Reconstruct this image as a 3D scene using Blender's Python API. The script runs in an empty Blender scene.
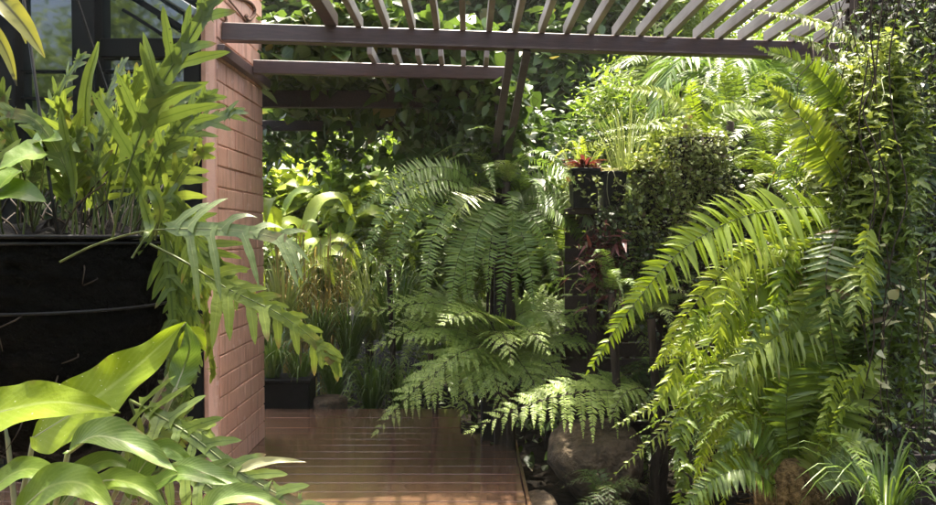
import bpy, math, random
import numpy as np
from mathutils import Matrix, Vector
R = math.radians
rng = np.random.RandomState(7)
scene = bpy.context.scene
COL = scene.collection

# ------------------------------------------------------------------ camera
EYE = np.array([0.0, 0.0, 1.5]); FPX = 681.0; PITCH = R(1.47)
cam_d = bpy.data.cameras.new('camera'); cam = bpy.data.objects.new('camera', cam_d); COL.objects.link(cam)
cam.location = EYE; cam.rotation_euler = (R(90) - PITCH, 0, 0)
cam_d.sensor_width = 36; cam_d.lens = 36 * FPX / 936; cam_d.clip_start = .05; cam_d.clip_end = 500
scene.camera = cam

def at(px, py, Y):
    """a point of the place, Y metres ahead, seen in the photograph at (px, py)"""
    xc = (px - 468) / FPX; yc = (252.5 - py) / FPX
    d = np.array([xc, math.cos(PITCH) + yc * math.sin(PITCH), -math.sin(PITCH) + yc * math.cos(PITCH)])
    return EYE + d * (Y / d[1])
def P(*pp):
    return np.array([at(*q) for q in pp])

# ------------------------------------------------------------------ mesh building
def unit(a):
    return a / np.maximum(np.linalg.norm(a, axis=-1, keepdims=True), 1e-9)

class MB:
    def __init__(s):
        s.V = []; s.UV = []; s.F4 = []; s.F3 = []; s.M4 = []; s.M3 = []; s.n = 0
    def add(s, V, F, mat=0, UV=None):
        V = np.asarray(V, float).reshape(-1, 3); F = np.asarray(F, int)
        s.V.append(V); s.UV.append(np.zeros((len(V), 2)) + .5 if UV is None else np.asarray(UV, float))
        if len(F):
            if F.shape[1] == 4: s.F4.append(F + s.n); s.M4.append(np.full(len(F), mat))
            else: s.F3.append(F + s.n); s.M3.append(np.full(len(F), mat))
        s.n += len(V); return s
    def leaves(s, T, pos, X, Y, Z, mat=0, sag=0.0):
        """copies of a leaf template: X, Y, Z are scaled axes (N,3)"""
        tv, tuv, tf = T; N = len(pos)
        if N == 0: return s
        V = pos[:, None, :] + tv[None, :, 0:1] * X[:, None, :] + tv[None, :, 1:2] * Y[:, None, :] + tv[None, :, 2:3] * Z[:, None, :]
        L = np.linalg.norm(Y, axis=1)
        V[..., 2] -= np.reshape(sag, (-1, 1)) * L[:, None] * (np.clip(tv[:, 1], 0, 1) ** 2)[None, :]
        F = (tf[None] + (np.arange(N) * len(tv))[:, None, None]).reshape(-1, tf.shape[1])
        return s.add(V.reshape(-1, 3), F, mat, np.tile(tuv, (N, 1)))
    def tube(s, pts, r, sides=5, mat=0, cap=True):
        pts = np.asarray(pts, float); n = len(pts); r = np.broadcast_to(np.asarray(r, float), (n,))
        T = unit(np.gradient(pts, axis=0)); ref = np.array([.31, .17, .93])
        if abs((T @ ref)).mean() > .9: ref = np.array([.9, .3, .1])
        A = unit(np.cross(T, ref)); B = np.cross(T, A)
        a = np.arange(sides) / sides * 2 * math.pi
        V = pts[:, None] + (A[:, None] * np.cos(a)[None, :, None] + B[:, None] * np.sin(a)[None, :, None]) * r[:, None, None]
        F = [(i * sides + j, i * sides + (j + 1) % sides, (i + 1) * sides + (j + 1) % sides, (i + 1) * sides + j) for i in range(n - 1) for j in range(sides)]
        uv = np.stack([np.tile(np.full(sides, .5), n), np.repeat(np.linspace(0, 1, n), sides)], 1)
        k = s.n; s.add(V.reshape(-1, 3), F, mat, uv)
        if cap:
            for base, ring in ((pts[0], 0), (pts[-1], n - 1)):
                c = s.n; s.add([base], np.zeros((0, 3)), mat)
                idx = [(c - s.n, k + ring * sides + j - s.n, k + ring * sides + (j + 1) % sides - s.n) for j in range(sides)]
                s.F3.append(np.array(idx) + s.n); s.M3.append(np.full(sides, mat))
        return s
    def box(s, c, size, mat=0, rot=None, bev=0.0):
        x, y, z = np.array(size) / 2
        if bev <= 0:
            V = np.array([(i * x, j * y, k * z) for i in (-1, 1) for j in (-1, 1) for k in (-1, 1)])
            F = [(0, 1, 3, 2), (4, 6, 7, 5), (0, 4, 5, 1), (2, 3, 7, 6), (0, 2, 6, 4), (1, 5, 7, 3)]
            if rot is not None: V = V @ np.array(rot).T
            return s.add(V + np.array(c), F, mat)
        b = bev; V = []; q = []                    # chamfered box
        def vid(i, j, k, ax):
            p = [i * (x - b), j * (y - b), k * (z - b)]; p[ax] = (i, j, k)[ax] * (x, y, z)[ax]; V.append(p); return len(V) - 1
        ids = {(i, j, k, a): vid(i, j, k, a) for i in (-1, 1) for j in (-1, 1) for k in (-1, 1) for a in range(3)}
        for a in range(3):
            o = [t for t in range(3) if t != a]
            for sg in (-1, 1):
                f = []
                for u, v in ((-1, -1), (1, -1), (1, 1), (-1, 1)):
                    t = [0, 0, 0]; t[a] = sg; t[o[0]] = u; t[o[1]] = v; f.append(ids[(*t, a)])
                q.append(f)
            for u in (-1, 1):
                for v in (-1, 1):
                    f = []
                    for w, aa in ((-1, o[0]), (1, o[0]), (1, o[1]), (-1, o[1])):
                        t = [0, 0, 0]; t[a] = w; t[o[0]] = u; t[o[1]] = v; f.append(ids[(*t, aa)])
                    q.append(f)
        tri = [[ids[(i, j, k, a)] for a in range(3)] for i in (-1, 1) for j in (-1, 1) for k in (-1, 1)]
        V = np.array(V)
        if rot is not None: V = V @ np.array(rot).T
        V = V + np.array(c); k0 = s.n
        s.add(V, q, mat); s.F3.append(np.array(tri) + k0); s.M3.append(np.full(8, mat))
        return s
    def bar(s, a, b, w, h, mat=0, bev=.004, up=(0, 0, 1)):
        a = np.array(a, float); b = np.array(b, float); d = unit(b - a); L = np.linalg.norm(b - a)
        x = unit(np.cross(d, np.array(up, float))); z = np.cross(x, d)
        return s.box((a + b) / 2, (w, L, h), mat, np.stack([x, d, z], 1), bev)
    def lathe(s, c, prof, seg=20, mat=0, wob=0.0):
        prof = np.array(prof, float); n = len(prof); a = np.arange(seg) / seg * 2 * math.pi
        rr = prof[:, 0][:, None] * (1 + wob * np.sin(a * 3 + 1)[None])
        V = np.stack([rr * np.cos(a), rr * np.sin(a), np.repeat(prof[:, 1:2], seg, 1)], -1) + np.array(c)
        F = [(i * seg + j, i * seg + (j + 1) % seg, (i + 1) * seg + (j + 1) % seg, (i + 1) * seg + j) for i in range(n - 1) for j in range(seg)]
        return s.add(V.reshape(-1, 3), F, mat)
    def mesh(s, name, mats, off=(0, 0, 0), smooth=True):
        me = bpy.data.meshes.new(name)
        V = np.concatenate(s.V) - np.array(off); UV = np.concatenate(s.UV)
        F4 = np.concatenate(s.F4) if s.F4 else np.zeros((0, 4), int); F3 = np.concatenate(s.F3) if s.F3 else np.zeros((0, 3), int)
        mi = np.concatenate([*s.M4, *s.M3]) if (s.M4 or s.M3) else np.zeros(0, int)
        li = np.concatenate([F4.ravel(), F3.ravel()]).astype(np.int32)
        st = np.concatenate([np.arange(len(F4)) * 4, len(F4) * 4 + np.arange(len(F3)) * 3]).astype(np.int32)
        me.vertices.add(len(V)); me.vertices.foreach_set('co', V.ravel().astype(np.float32))
        me.loops.add(len(li)); me.loops.foreach_set('vertex_index', li)
        me.polygons.add(len(st)); me.polygons.foreach_set('loop_start', st)
        me.polygons.foreach_set('material_index', mi.astype(np.int32))
        me.polygons.foreach_set('use_smooth', np.full(len(st), bool(smooth)))
        uvl = me.uv_layers.new(name='UVMap'); uvl.data.foreach_set('uv', UV[li].ravel().astype(np.float32))
        for m in mats: me.materials.append(m)
        me.update(calc_edges=True); me.validate()
        return me
    def build(s, name, mats, parent=None, smooth=True, origin=None):
        off = wloc(parent) if origin is None else np.array(origin)
        o = bpy.data.objects.new(name, s.mesh(name, mats if isinstance(mats, (list, tuple)) else [mats], off, smooth)); COL.objects.link(o)
        if parent is not None: o.parent = parent
        elif origin is not None: o.location = origin
        return o

def wloc(o):
    w = np.zeros(3)
    while o is not None:
        w = w + np.array(o.location); o = o.parent
    return w
def tag(o, label, cat, group=None):
    o['label'] = label; o['category'] = cat
    if group: o['group'] = group
    return o
def thing(name, label, cat, loc=(0, 0, 0), group=None):
    o = bpy.data.objects.new(name, None); COL.objects.link(o); o.location = [float(v) for v in loc]; o.empty_display_size = .1
    return tag(o, label, cat, group)
def structure(o, kind='structure'):
    o['kind'] = kind; return o

# ------------------------------------------------------------------ curves, leaves, fronds
def spline(pts, n=40):
    p = np.asarray(pts, float)
    if len(p) == 2: return p[0] + (p[1] - p[0]) * np.linspace(0, 1, n)[:, None]
    q = np.vstack([2 * p[0] - p[1], p, 2 * p[-1] - p[-2]]); out = []
    for i in range(1, len(q) - 2):
        t = np.linspace(0, 1, 24, endpoint=False)[:, None]
        a, b, c, d = q[i - 1], q[i], q[i + 1], q[i + 2]
        out.append(.5 * ((2 * b) + (-a + c) * t + (2 * a - 5 * b + 4 * c - d) * t ** 2 + (-a + 3 * b - 3 * c + d) * t ** 3))
    out = np.vstack(out + [p[-1:]])
    L = np.concatenate([[0], np.cumsum(np.linalg.norm(np.diff(out, axis=0), axis=1))])
    tt = np.linspace(0, L[-1], n)
    return np.stack([np.interp(tt, L, out[:, k]) for k in range(3)], 1)
def frames(c, hint):
    T = unit(np.gradient(c, axis=0)); h = np.asarray(hint, float)
    if h.ndim == 1: h = np.broadcast_to(h, T.shape)
    N = unit(h - (h * T).sum(1, keepdims=True) * T); S = np.cross(T, N)
    return T, S, N
def lerp_at(c, t):
    i = np.clip(t, 0, 1) * (len(c) - 1); k = np.clip(np.floor(i).astype(int), 0, len(c) - 2); f = (i - k)[:, None]
    return c[k] * (1 - f) + c[k + 1] * f

def template(nseg, prof, fold=.15, curve=0.0, sickle=0.0, wave=0.0, wf=3, half=None):
    """leaf along +Y of length 1, half-width prof(v), facing +Z"""
    v = np.linspace(0, 1, nseg + 1); w = np.array([prof(t) for t in v])
    V = []; UV = []
    for i, t in enumerate(v):
        sx = sickle * t * t; z = -curve * t * t
        for j, u in enumerate((-1, 0, 1)):
            e = wave * math.sin(t * wf * 2 * math.pi + (0 if u < 0 else 1.7)) if u else 0
            V.append((u * w[i] * (1 + e) + sx, t, z + abs(u) * w[i] * fold + e * w[i] * .5)); UV.append((.5 + .5 * u, t))
    F = [(i * 3 + j, i * 3 + j + 1, (i + 1) * 3 + j + 1, (i + 1) * 3 + j) for i in range(nseg) for j in range(2)]
    return np.array(V), np.array(UV), np.array(F)
P_OVAL = lambda v: math.sin(math.pi * min(1, v * .97 + .02)) ** .8
P_LANCE = lambda v: (1 - v) ** .8 * min(1, .35 + v * 3.2) if v < .999 else .02
P_STRAP = lambda v: min(1, .6 + v * 2) * (1 - v ** 4) + .01
P_PINNA = lambda v: max(.03, min(1, .7 + v * 2) * (1 - v ** 2.2))
P_LOBE = lambda v: max(.03, (1 + 1.1 * max(0, 1 - v / .20) ** 1.6 - .10 * math.sin(min(1, v / .5) * math.pi)) * (1 - v ** 4.5) ** .8 * (1 - .25 * v))
P_DROP = lambda v: max(.02, math.sin(math.pi * v ** .62) ** .9)
P_HEART = lambda v: max(.03, math.sin(math.pi * (v * .93 + .07) ** .5) ** .75)
T_PINNA = [template(5, P_PINNA, .25, .05, s, .06, 2) for s in (.06, .02, -.04)]
T_PINNULE = [template(3, P_PINNA, .2, .06, s) for s in (.05, -.03)]
T_CURLY = [template(6, P_PINNA, .45, c, s, .35, 2.2) for c, s in ((.25, .15), (-.1, -.1), (.4, .05))]
T_LOBE = [template(12, P_LOBE, .07, c, s, .10, 2.4) for c, s in ((.10, .05), (.18, -.06), (.02, .08))]
T_OVAL = [template(5, P_DROP, f, c, s) for f, c, s in ((.25, .12, 0), (.4, .25, .06), (.15, .02, -.06))]
T_TINY = [template(3, P_OVAL, f, c) for f, c in ((.3, .1), (.1, .3))]
T_LANCE = [template(5, P_LANCE, f, c, s) for f, c, s in ((.3, .15, 0), (.2, .35, .1), (.4, .05, -.1))]
T_BLADE = [template(7, P_STRAP, .3, c, s) for c, s in ((.25, .05), (.5, -.1), (.1, .1))]
T_HEART = [template(7, P_HEART, .18, c, 0, .03, 2) for c in (.12, .3)]

def bell(lo=.35, peak=.35, tip=.05, p=1.0):
    def f(t):
        t = np.asarray(t, float)
        up = lo + (1 - lo) * np.sin(np.clip(t / peak, 0, 1) * math.pi / 2)
        dn = tip + (1 - tip) * np.clip((1 - t) / (1 - peak), 0, 1) ** p
        return np.where(t < peak, up, dn)
    return f

def pinnate(m, pts, hint, pairs, plen, pwid, ang=68, prof=None, T=T_PINNA, t0=.06, sag=.12, lift=.12, jit=.07, mat=0, rach=.003, rmat=1,
            rs=None, n=None, tipang=40, twist=.25, term=True, missing=0.0):
    rs = rs or rng; prof = prof or bell()
    c = spline(pts, n or 48) if len(pts) < 20 else np.asarray(pts)
    Tn, S, N = frames(c, hint); t = np.linspace(t0, .985, pairs)
    L = plen * prof(t); a = np.radians(ang + (tipang - ang) * t ** 2)
    for side in (-1, 1):
        tt = np.clip(t + rs.uniform(-.3, .3, pairs) / pairs + (.25 / pairs) * side, 0, 1)
        keep = rs.rand(pairs) >= missing
        p = lerp_at(c, tt); Tt = unit(lerp_at(Tn, tt)); St = unit(lerp_at(S, tt)); Nt = unit(lerp_at(N, tt))
        aa = a + rs.normal(0, jit, pairs)
        d = unit(St * side * np.sin(aa)[:, None] + Tt * np.cos(aa)[:, None] + Nt * (lift + rs.normal(0, jit, pairs))[:, None])
        z = unit(Nt - (Nt * d).sum(1, keepdims=True) * d); x = np.cross(d, z)
        wob = .12 * np.sin(t * 9 + rs.uniform(0, 6)); l_wob = 1 + .10 * np.sin(t * 7 + rs.uniform(0, 6)) * (t > .3)
        w = rs.normal(0, twist, pairs)[:, None] + wob[:, None]
        x, z = x * np.cos(w) + z * np.sin(w), z * np.cos(w) - x * np.sin(w)
        l = L * l_wob * (1 + rs.normal(0, jit, pairs)) * np.where(rs.rand(pairs) < .04, rs.uniform(.3, .7, pairs), 1); wd = pwid * (.45 + .55 * np.clip(l / plen, 0, 1)); pick = rs.randint(0, len(T), pairs)
        for k in range(len(T)):
            q = (pick == k) & keep
            m.leaves(T[k], p[q], x[q] * wd[q, None] * side, d[q] * l[q, None], z[q] * wd[q, None] * 1.0, mat, sag * (1 + rs.normal(0, .3, q.sum())))
    if term:
        e = c[-1:]; d = Tn[-1:]; tl = plen * max(.16, float(prof(1.0))); tw = min(pwid * .8, tl * .22); m.leaves(T[0], e, S[-1:] * tw, d * tl, N[-1:] * tw, mat, 0.1)
    if rach: m.tube(c[::2] if len(c) > 30 else c, np.linspace(rach, rach * .3, len(c[::2] if len(c) > 30 else c)), 4, rmat, False)
    return c

def bipinnate(m, pts, hint, pairs, plen, sub=14, ang=65, prof=None, sag=.25, mat=0, rach=.004, rmat=1, rs=None, t0=.16, lift=.1, pl=.17, pw=.024):
    rs = rs or rng; prof = prof or bell(.6, .3, .08)
    c = spline(pts, 40); Tn, S, N = frames(c, hint)
    t = np.linspace(t0, .96, pairs); s6 = np.linspace(0, 1, 9)[:, None]
    for side in (-1, 1):
        for k in range(pairs):
            tt = np.array([min(1, t[k] + rs.uniform(-.2, .2) / pairs + side * .25 / pairs)])
            p = lerp_at(c, tt)[0]; a = R(ang + (45 - ang) * t[k] ** 2) + rs.normal(0, .06)
            T1 = unit(lerp_at(Tn, tt))[0]; S1 = unit(lerp_at(S, tt))[0]; N1 = unit(lerp_at(N, tt))[0]
            d = unit(S1 * side * math.sin(a) + T1 * math.cos(a) + N1 * (lift + rs.normal(0, .08)))
            L = plen * float(prof(t[k])) * (1 + rs.normal(0, .06))
            q = p + d * L * s6 + np.array([0, 0, -1]) * L * sag * (1 + rs.normal(0, .25)) * s6 ** 2
            nn = max(5, int(sub * (L / plen) ** .7))
            pinnate(m, q, N1 + S1 * side * .0, nn, L * pl * 1.15, L * pw + .002, 72, bell(.8, .3, .1), T_PINNULE, .05, .1, .05, .08, mat, rach * .35, rmat, rs, 9, 45, .2)
    m.tube(c[::2], np.linspace(rach, rach * .3, 20), 5, rmat, False)
    tip = c[int(len(c) * .93):]; pinnate(m, spline(tip, 9), hint, 7, plen * .075, .0035, 60, bell(.9, .2, .2), T_PINNULE, 0, .1, .05, .05, mat, 0, rmat, rs, 9)

def lobed(m, pts, hint, pairs, llen, lwid, strip=.008, ang=55, prof=None, t0=.3, sag=.1, lift=.1, mat=0, rach=.0025, rmat=1, rs=None, tipang=28, stalkr=1.0, twist=.07):
    rs = rs or rng; c = spline(pts, 48); prof = prof or bell(.7, .35, .35)
    pinnate(m, c, hint, pairs, llen, lwid, ang, prof, T_LOBE, t0, sag, lift, .08, mat, rach, rmat, rs, None, tipang, twist, False)
    Tn, S, N = frames(c, hint); i0 = int(t0 * .9 * 47); k = np.arange(i0, 48); u = np.linspace(0, 1, len(k))
    w = strip * np.minimum(1, u * 8) * (1 - .3 * u)
    V = np.stack([c[k] - S[k] * w[:, None] + N[k] * .001, c[k] + N[k] * .0005, c[k] + S[k] * w[:, None] + N[k] * .001], 1).reshape(-1, 3)
    F = [(i * 3 + j, i * 3 + j + 1, (i + 1) * 3 + j + 1, (i + 1) * 3 + j) for i in range(len(k) - 1) for j in range(2)]
    UV = np.stack([np.tile([.3, .5, .7], len(k)), np.repeat(u, 3)], 1)
    m.add(V, F, mat, UV)
    m.leaves(T_LOBE[0], c[-1:] - Tn[-1:] * .01, S[-1:] * lwid * .9, Tn[-1:] * llen * .42, N[-1:] * lwid, mat, sag)
    return c

def bigleaf(m, pts, hint, width, prof=P_DROP, rows=28, cols=10, cup=.25, wave=.05, wf=4, mat=0, rs=None, side_bias=0.0, thick_rib=.0035, rmat=1):
    rs = rs or rng; c = spline(pts, rows + 1); Tn, S, N = frames(c, hint); v = np.linspace(0, 1, rows + 1)
    w = np.array([prof(t) for t in v]) * width; u = np.linspace(-1, 1, cols + 1); ph = rs.uniform(0, 6, 2)
    A = u[None, :] * w[:, None] * np.where(u < 0, 1 - side_bias, 1 + side_bias)[None]
    Z = cup * np.abs(u[None]) ** 1.6 * w[:, None] + wave * width * np.abs(u[None]) ** 2 * np.sin(v[:, None] * wf * 2 * math.pi + np.where(u < 0, ph[0], ph[1])[None]) \
        - .02 * width * np.cos(np.abs(u[None]) * 4 - v[:, None] * 30) * np.abs(u[None])
    V = c[:, None] + S[:, None] * A[..., None] + N[:, None] * Z[..., None]
    F = [(i * (cols + 1) + j, i * (cols + 1) + j + 1, (i + 1) * (cols + 1) + j + 1, (i + 1) * (cols + 1) + j) for i in range(rows) for j in range(cols)]
    UV = np.stack([np.tile((u + 1) / 2, rows + 1), np.repeat(v, cols + 1)], 1)
    m.add(V.reshape(-1, 3), F, mat, UV)
    if thick_rib: m.tube(c - N * thick_rib * .6, np.linspace(thick_rib, thick_rib * .2, rows + 1), 5, rmat, False)

def scatter(m, pos, T, size, mat=0, rs=None, out=None, down=.5, flat=.3, wid=.5, sag=.1):
    """leaves at pos, tips hanging outward and down"""
    rs = rs or rng; N = len(pos)
    d = rs.normal(0, 1, (N, 3)); d[:, 2] = d[:, 2] * flat - down
    if out is not None: d = d + out
    d = unit(d); up = rs.normal(0, .45, (N, 3)) + np.array([0, 0, 1.0]) + (0 if out is None else out * .6)
    z = unit(up - (up * d).sum(1, keepdims=True) * d); x = np.cross(d, z)
    L = size * np.clip(rs.lognormal(-.12, .32, N), .4, 1.7); pick = rs.randint(0, len(T), N)
    for k in range(len(T)):
        q = pick == k
        m.leaves(T[k], pos[q], x[q] * (L[q] * wid)[:, None], d[q] * L[q, None], z[q] * (L[q] * wid)[:, None], mat, sag)
    return m
# ------------------------------------------------------------------ materials
def node(nt, typ, **kw):
    n = nt.nodes.new(typ)
    for k, v in kw.items():
        if k in n.inputs: n.inputs[k].default_value = v
        else: setattr(n, k, v)
    return n
def mat_new(name):
    m = bpy.data.materials.new(name); m.use_nodes = True; nt = m.node_tree
    for n in list(nt.nodes): nt.nodes.remove(n)
    out = nt.nodes.new('ShaderNodeOutputMaterial'); b = nt.nodes.new('ShaderNodeBsdfPrincipled')
    nt.links.new(b.outputs[0], out.inputs[0]); return m, nt, b, out
def rgb(c): return (c[0], c[1], c[2], 1)
def mixc(nt, fac, a, b, mode='MIX'):
    n = nt.nodes.new('ShaderNodeMix'); n.data_type = 'RGBA'; n.blend_type = mode
    for s, v in ((0, fac), (6, a), (7, b)):
        if hasattr(v, 'links') or hasattr(v, 'is_linked'): nt.links.new(v, n.inputs[s])
        else: n.inputs[s].default_value = v if s == 0 else rgb(v)
    return n.outputs[2]
def math_(nt, op, a, b=None, c=None):
    n = nt.nodes.new('ShaderNodeMath'); n.operation = op
    for i, v in enumerate((a, b, c)):
        if v is None: continue
        if hasattr(v, 'is_linked'): nt.links.new(v, n.inputs[i])
        else: n.inputs[i].default_value = v
    return n.outputs[0]
def ramp(nt, fac, stops):
    n = nt.nodes.new('ShaderNodeValToRGB'); e = n.color_ramp.elements
    while len(e) < len(stops): e.new(.5)
    for k, (p, c) in enumerate(stops): e[k].position = p; e[k].color = rgb(c) if not isinstance(c, (int, float)) else (c, c, c, 1)
    nt.links.new(fac, n.inputs[0]); return n.outputs[0]
def noise(nt, scale, detail=3, coord='Object', rough=.55, stretch=None, dist=0):
    tc = nt.nodes.new('ShaderNodeTexCoord'); n = nt.nodes.new('ShaderNodeTexNoise'); src = tc.outputs[coord]
    if stretch:
        mp = nt.nodes.new('ShaderNodeMapping'); mp.inputs['Scale'].default_value = stretch; nt.links.new(src, mp.inputs[0]); src = mp.outputs[0]
    nt.links.new(src, n.inputs['Vector']); n.inputs['Scale'].default_value = scale; n.inputs['Detail'].default_value = detail
    n.inputs['Roughness'].default_value = rough; n.inputs['Distortion'].default_value = dist
    return n.outputs[0]
def bump(nt, b, h, strength=.3, dist=.01):
    n = nt.nodes.new('ShaderNodeBump'); n.inputs['Strength'].default_value = strength; n.inputs['Distance'].default_value = dist
    nt.links.new(h, n.inputs['Height']); nt.links.new(n.outputs[0], b.inputs['Normal'])

def leaf_mat(name, dark, light, trans=.35, tcol=None, rough=.42, rib=None, ribw=.05, veins=0.0, vfreq=40, speck=None, dead=None, spec=.5, streak=0.0, tips=.14):
    yel = lambda c: (c[0] * 1.09, c[1] * 1.04, c[2] * .80)
    dark, light = yel(dark), yel(light); rib = rib and yel(rib)
    m, nt, b, out = mat_new(name)
    geo = nt.nodes.new('ShaderNodeNewGeometry'); oi = nt.nodes.new('ShaderNodeObjectInfo')
    uv = nt.nodes.new('ShaderNodeUVMap'); sep = nt.nodes.new('ShaderNodeSeparateXYZ'); nt.links.new(uv.outputs[0], sep.inputs[0])
    f = math_(nt, 'ADD', math_(nt, 'MULTIPLY', geo.outputs['Random Per Island'], .6), math_(nt, 'MULTIPLY', oi.outputs['Random'], .4))
    col = mixc(nt, f, dark, light)
    nz = noise(nt, 22, 3)
    col = mixc(nt, ramp(nt, nz, [(.35, 0.0), (.75, 0.55)]), col, light)
    du = math_(nt, 'ABSOLUTE', math_(nt, 'SUBTRACT', sep.outputs[0], .5))
    if veins:
        w = math_(nt, 'SINE', math_(nt, 'SUBTRACT', math_(nt, 'MULTIPLY', sep.outputs[1], float(vfreq)), math_(nt, 'MULTIPLY', du, float(vfreq) * .55)))
        vv = math_(nt, 'MULTIPLY', math_(nt, 'POWER', math_(nt, 'ABSOLUTE', w), 6.0), veins)
        col = mixc(nt, vv, col, rib or light)
    if streak:
        sn = noise(nt, 6, 4, 'UV', .6, (2, 14, 1), 1.2); col = mixc(nt, ramp(nt, sn, [(.48, 0.0), (.62, streak)]), col, (.42, .47, .33))
    if rib:
        k = ramp(nt, math_(nt, 'DIVIDE', du, ribw), [(.3, 1.0), (1.0, 0.0)]); col = mixc(nt, math_(nt, 'MULTIPLY', k, .8), col, rib)
    if speck:
        vor = nt.nodes.new('ShaderNodeTexVoronoi'); vor.inputs['Scale'].default_value = speck[1]; tc = nt.nodes.new('ShaderNodeTexCoord')
        mp = nt.nodes.new('ShaderNodeMapping'); mp.inputs['Scale'].default_value = (1, 1, 1.6); nt.links.new(tc.outputs['Object'], mp.inputs[0]); nt.links.new(mp.outputs[0], vor.inputs['Vector'])
        big = ramp(nt, noise(nt, 9, 2), [(.42, 0.0), (.55, 1.0)])
        k = math_(nt, 'MULTIPLY', ramp(nt, vor.outputs[0], [(speck[2] * .7, 1.0), (speck[2], 0.0)]), big); col = mixc(nt, k, col, speck[0])
    if dead:
        k = ramp(nt, geo.outputs['Random Per Island'], [(1 - dead[1] - .01, 0.0), (1 - dead[1], 1.0)]); col = mixc(nt, k, col, dead[0])
    # browned tips on some leaflets, dull patches
    tip = math_(nt, 'MULTIPLY', ramp(nt, sep.outputs[1], [(.72, 0.0), (.95, 1.0)]), ramp(nt, geo.outputs['Random Per Island'], [(.0, .9), (tips, .9), (tips + .02, 0.0)]))
    col = mixc(nt, tip, col, (.16, .11, .04))
    if veins:
        edge = math_(nt, 'MULTIPLY', ramp(nt, du, [(.40, 0.0), (.49, 1.0)]), ramp(nt, noise(nt, 26, 4), [(.56, 0.0), (.66, .9)])); col = mixc(nt, edge, col, (.20, .14, .05))
        col = mixc(nt, ramp(nt, noise(nt, 13, 5), [(.45, 0.0), (.8, .55)]), col, (dark[0] * .7, dark[1] * .72, dark[2]))
    nt.links.new(col, b.inputs['Base Color']); b.inputs['Roughness'].default_value = rough; b.inputs['Specular IOR Level'].default_value = spec
    bump(nt, b, noise(nt, 70, 4), .25, .006)
    if trans:
        t = nt.nodes.new('ShaderNodeBsdfTranslucent'); tc2 = mixc(nt, 1.0, col, tcol or (1.25, 1.22, .85), 'MULTIPLY'); nt.links.new(tc2, t.inputs[0])
        mx = nt.nodes.new('ShaderNodeMixShader'); mx.inputs[0].default_value = trans
        nt.links.new(b.outputs[0], mx.inputs[1]); nt.links.new(t.outputs[0], mx.inputs[2]); nt.links.new(mx.outputs[0], out.inputs[0])
    return m
def plain(name, c1, c2, scale=8, rough=.6, bmp=.2, stretch=None, spec=.4, metal=0, dist=.01, r2=None):
    m, nt, b, out = mat_new(name); nz = noise(nt, scale, 5, 'Object', .6, stretch)
    nt.links.new(ramp(nt, nz, [(.3, c1), (.7, c2)]), b.inputs['Base Color'])
    b.inputs['Roughness'].default_value = rough; b.inputs['Specular IOR Level'].default_value = spec; b.inputs['Metallic'].default_value = metal
    if r2 is not None: nt.links.new(ramp(nt, noise(nt, scale * .6, 3), [(.35, rough), (.65, r2)]), b.inputs['Roughness'])
    if bmp: bump(nt, b, nz, bmp, dist)
    return m

M = {}
M['fern_sun'] = leaf_mat('fern_sunny_green', (.085, .150, .010), (.215, .305, .022), .42, rough=.4, rib=(.20, .28, .06))
M['fern_yellow'] = leaf_mat('fern_yellow_green', (.16, .24, .02), (.30, .38, .05), .45, rough=.42, rib=(.3, .34, .08))
M['fern_mid'] = leaf_mat('fern_mid_green', (.052, .098, .012), (.145, .210, .030), .32, rough=.38, rib=(.12, .2, .06))
M['fern_cool'] = leaf_mat('fern_cool_green', (.070, .145, .028), (.190, .290, .066), .30, rough=.4, rib=(.16, .24, .1), spec=.45)
M['fern_tree'] = leaf_mat('tree_fern_green', (.140, .245, .050), (.300, .400, .125), .36, rough=.42, spec=.4)
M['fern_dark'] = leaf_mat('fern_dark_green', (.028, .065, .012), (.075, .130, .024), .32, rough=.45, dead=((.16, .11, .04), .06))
M['fern_pale'] = leaf_mat('fern_pale_green', (.12, .19, .030), (.27, .34, .085), .36, rough=.36, rib=(.28, .32, .14), spec=.6)
M['lobe'] = leaf_mat('lobed_frond_green', (.066, .112, .028), (.145, .205, .050), .34, rough=.4, rib=(.05, .09, .015), ribw=.07, dead=((.20, .16, .05), .04), speck=((.03, .03, .012), 42, .11))
M['lobe_light'] = leaf_mat('lobed_frond_bright', (.12, .175, .032), (.20, .265, .058), .38, rough=.38, rib=(.24, .32, .07), ribw=.06)
M['lobe_grey'] = leaf_mat('lobed_frond_grey', (.075, .125, .045), (.145, .20, .085), .30, rough=.42, rib=(.22, .27, .14), ribw=.06)
M['aroid'] = leaf_mat('aroid_lime', (.16, .245, .016), (.23, .31, .026), .40, rough=.46, rib=(.30, .38, .11), ribw=.05, veins=.16, vfreq=46, speck=((.62, .66, .42), 75, .11), spec=.2)
M['aroid_silver'] = leaf_mat('aroid_silver', (.09, .16, .05), (.16, .24, .085), .32, rough=.45, rib=(.34, .4, .24), ribw=.03, veins=.28, vfreq=54, spec=.35)
M['aroid_dark'] = leaf_mat('aroid_dark', (.060, .120, .02), (.12, .20, .035), .36, rough=.42, rib=(.2, .27, .09), ribw=.05, veins=.25, vfreq=50)
M['aroid_mid'] = leaf_mat('aroid_mid', (.095, .170, .022), (.17, .25, .04), .38, rough=.46, rib=(.26, .34, .10), ribw=.05, veins=.2, vfreq=46, spec=.35)
M['heart'] = leaf_mat('heart_leaf', (.10, .19, .03), (.17, .27, .05), .42, rough=.38, rib=(.22, .3, .09), veins=.15, vfreq=24)
M['mottled'] = leaf_mat('mottled_leaf', (.24, .25, .05), (.33, .33, .09), .3, rough=.45, speck=((.035, .03, .012), 40, .42), rib=(.05, .04, .02), ribw=.08)
M['vine'] = leaf_mat('vine_leaf', (.038, .080, .018), (.105, .175, .040), .34, rough=.38, rib=(.10, .17, .05), spec=.5, dead=((.2, .17, .04), .02))
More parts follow.
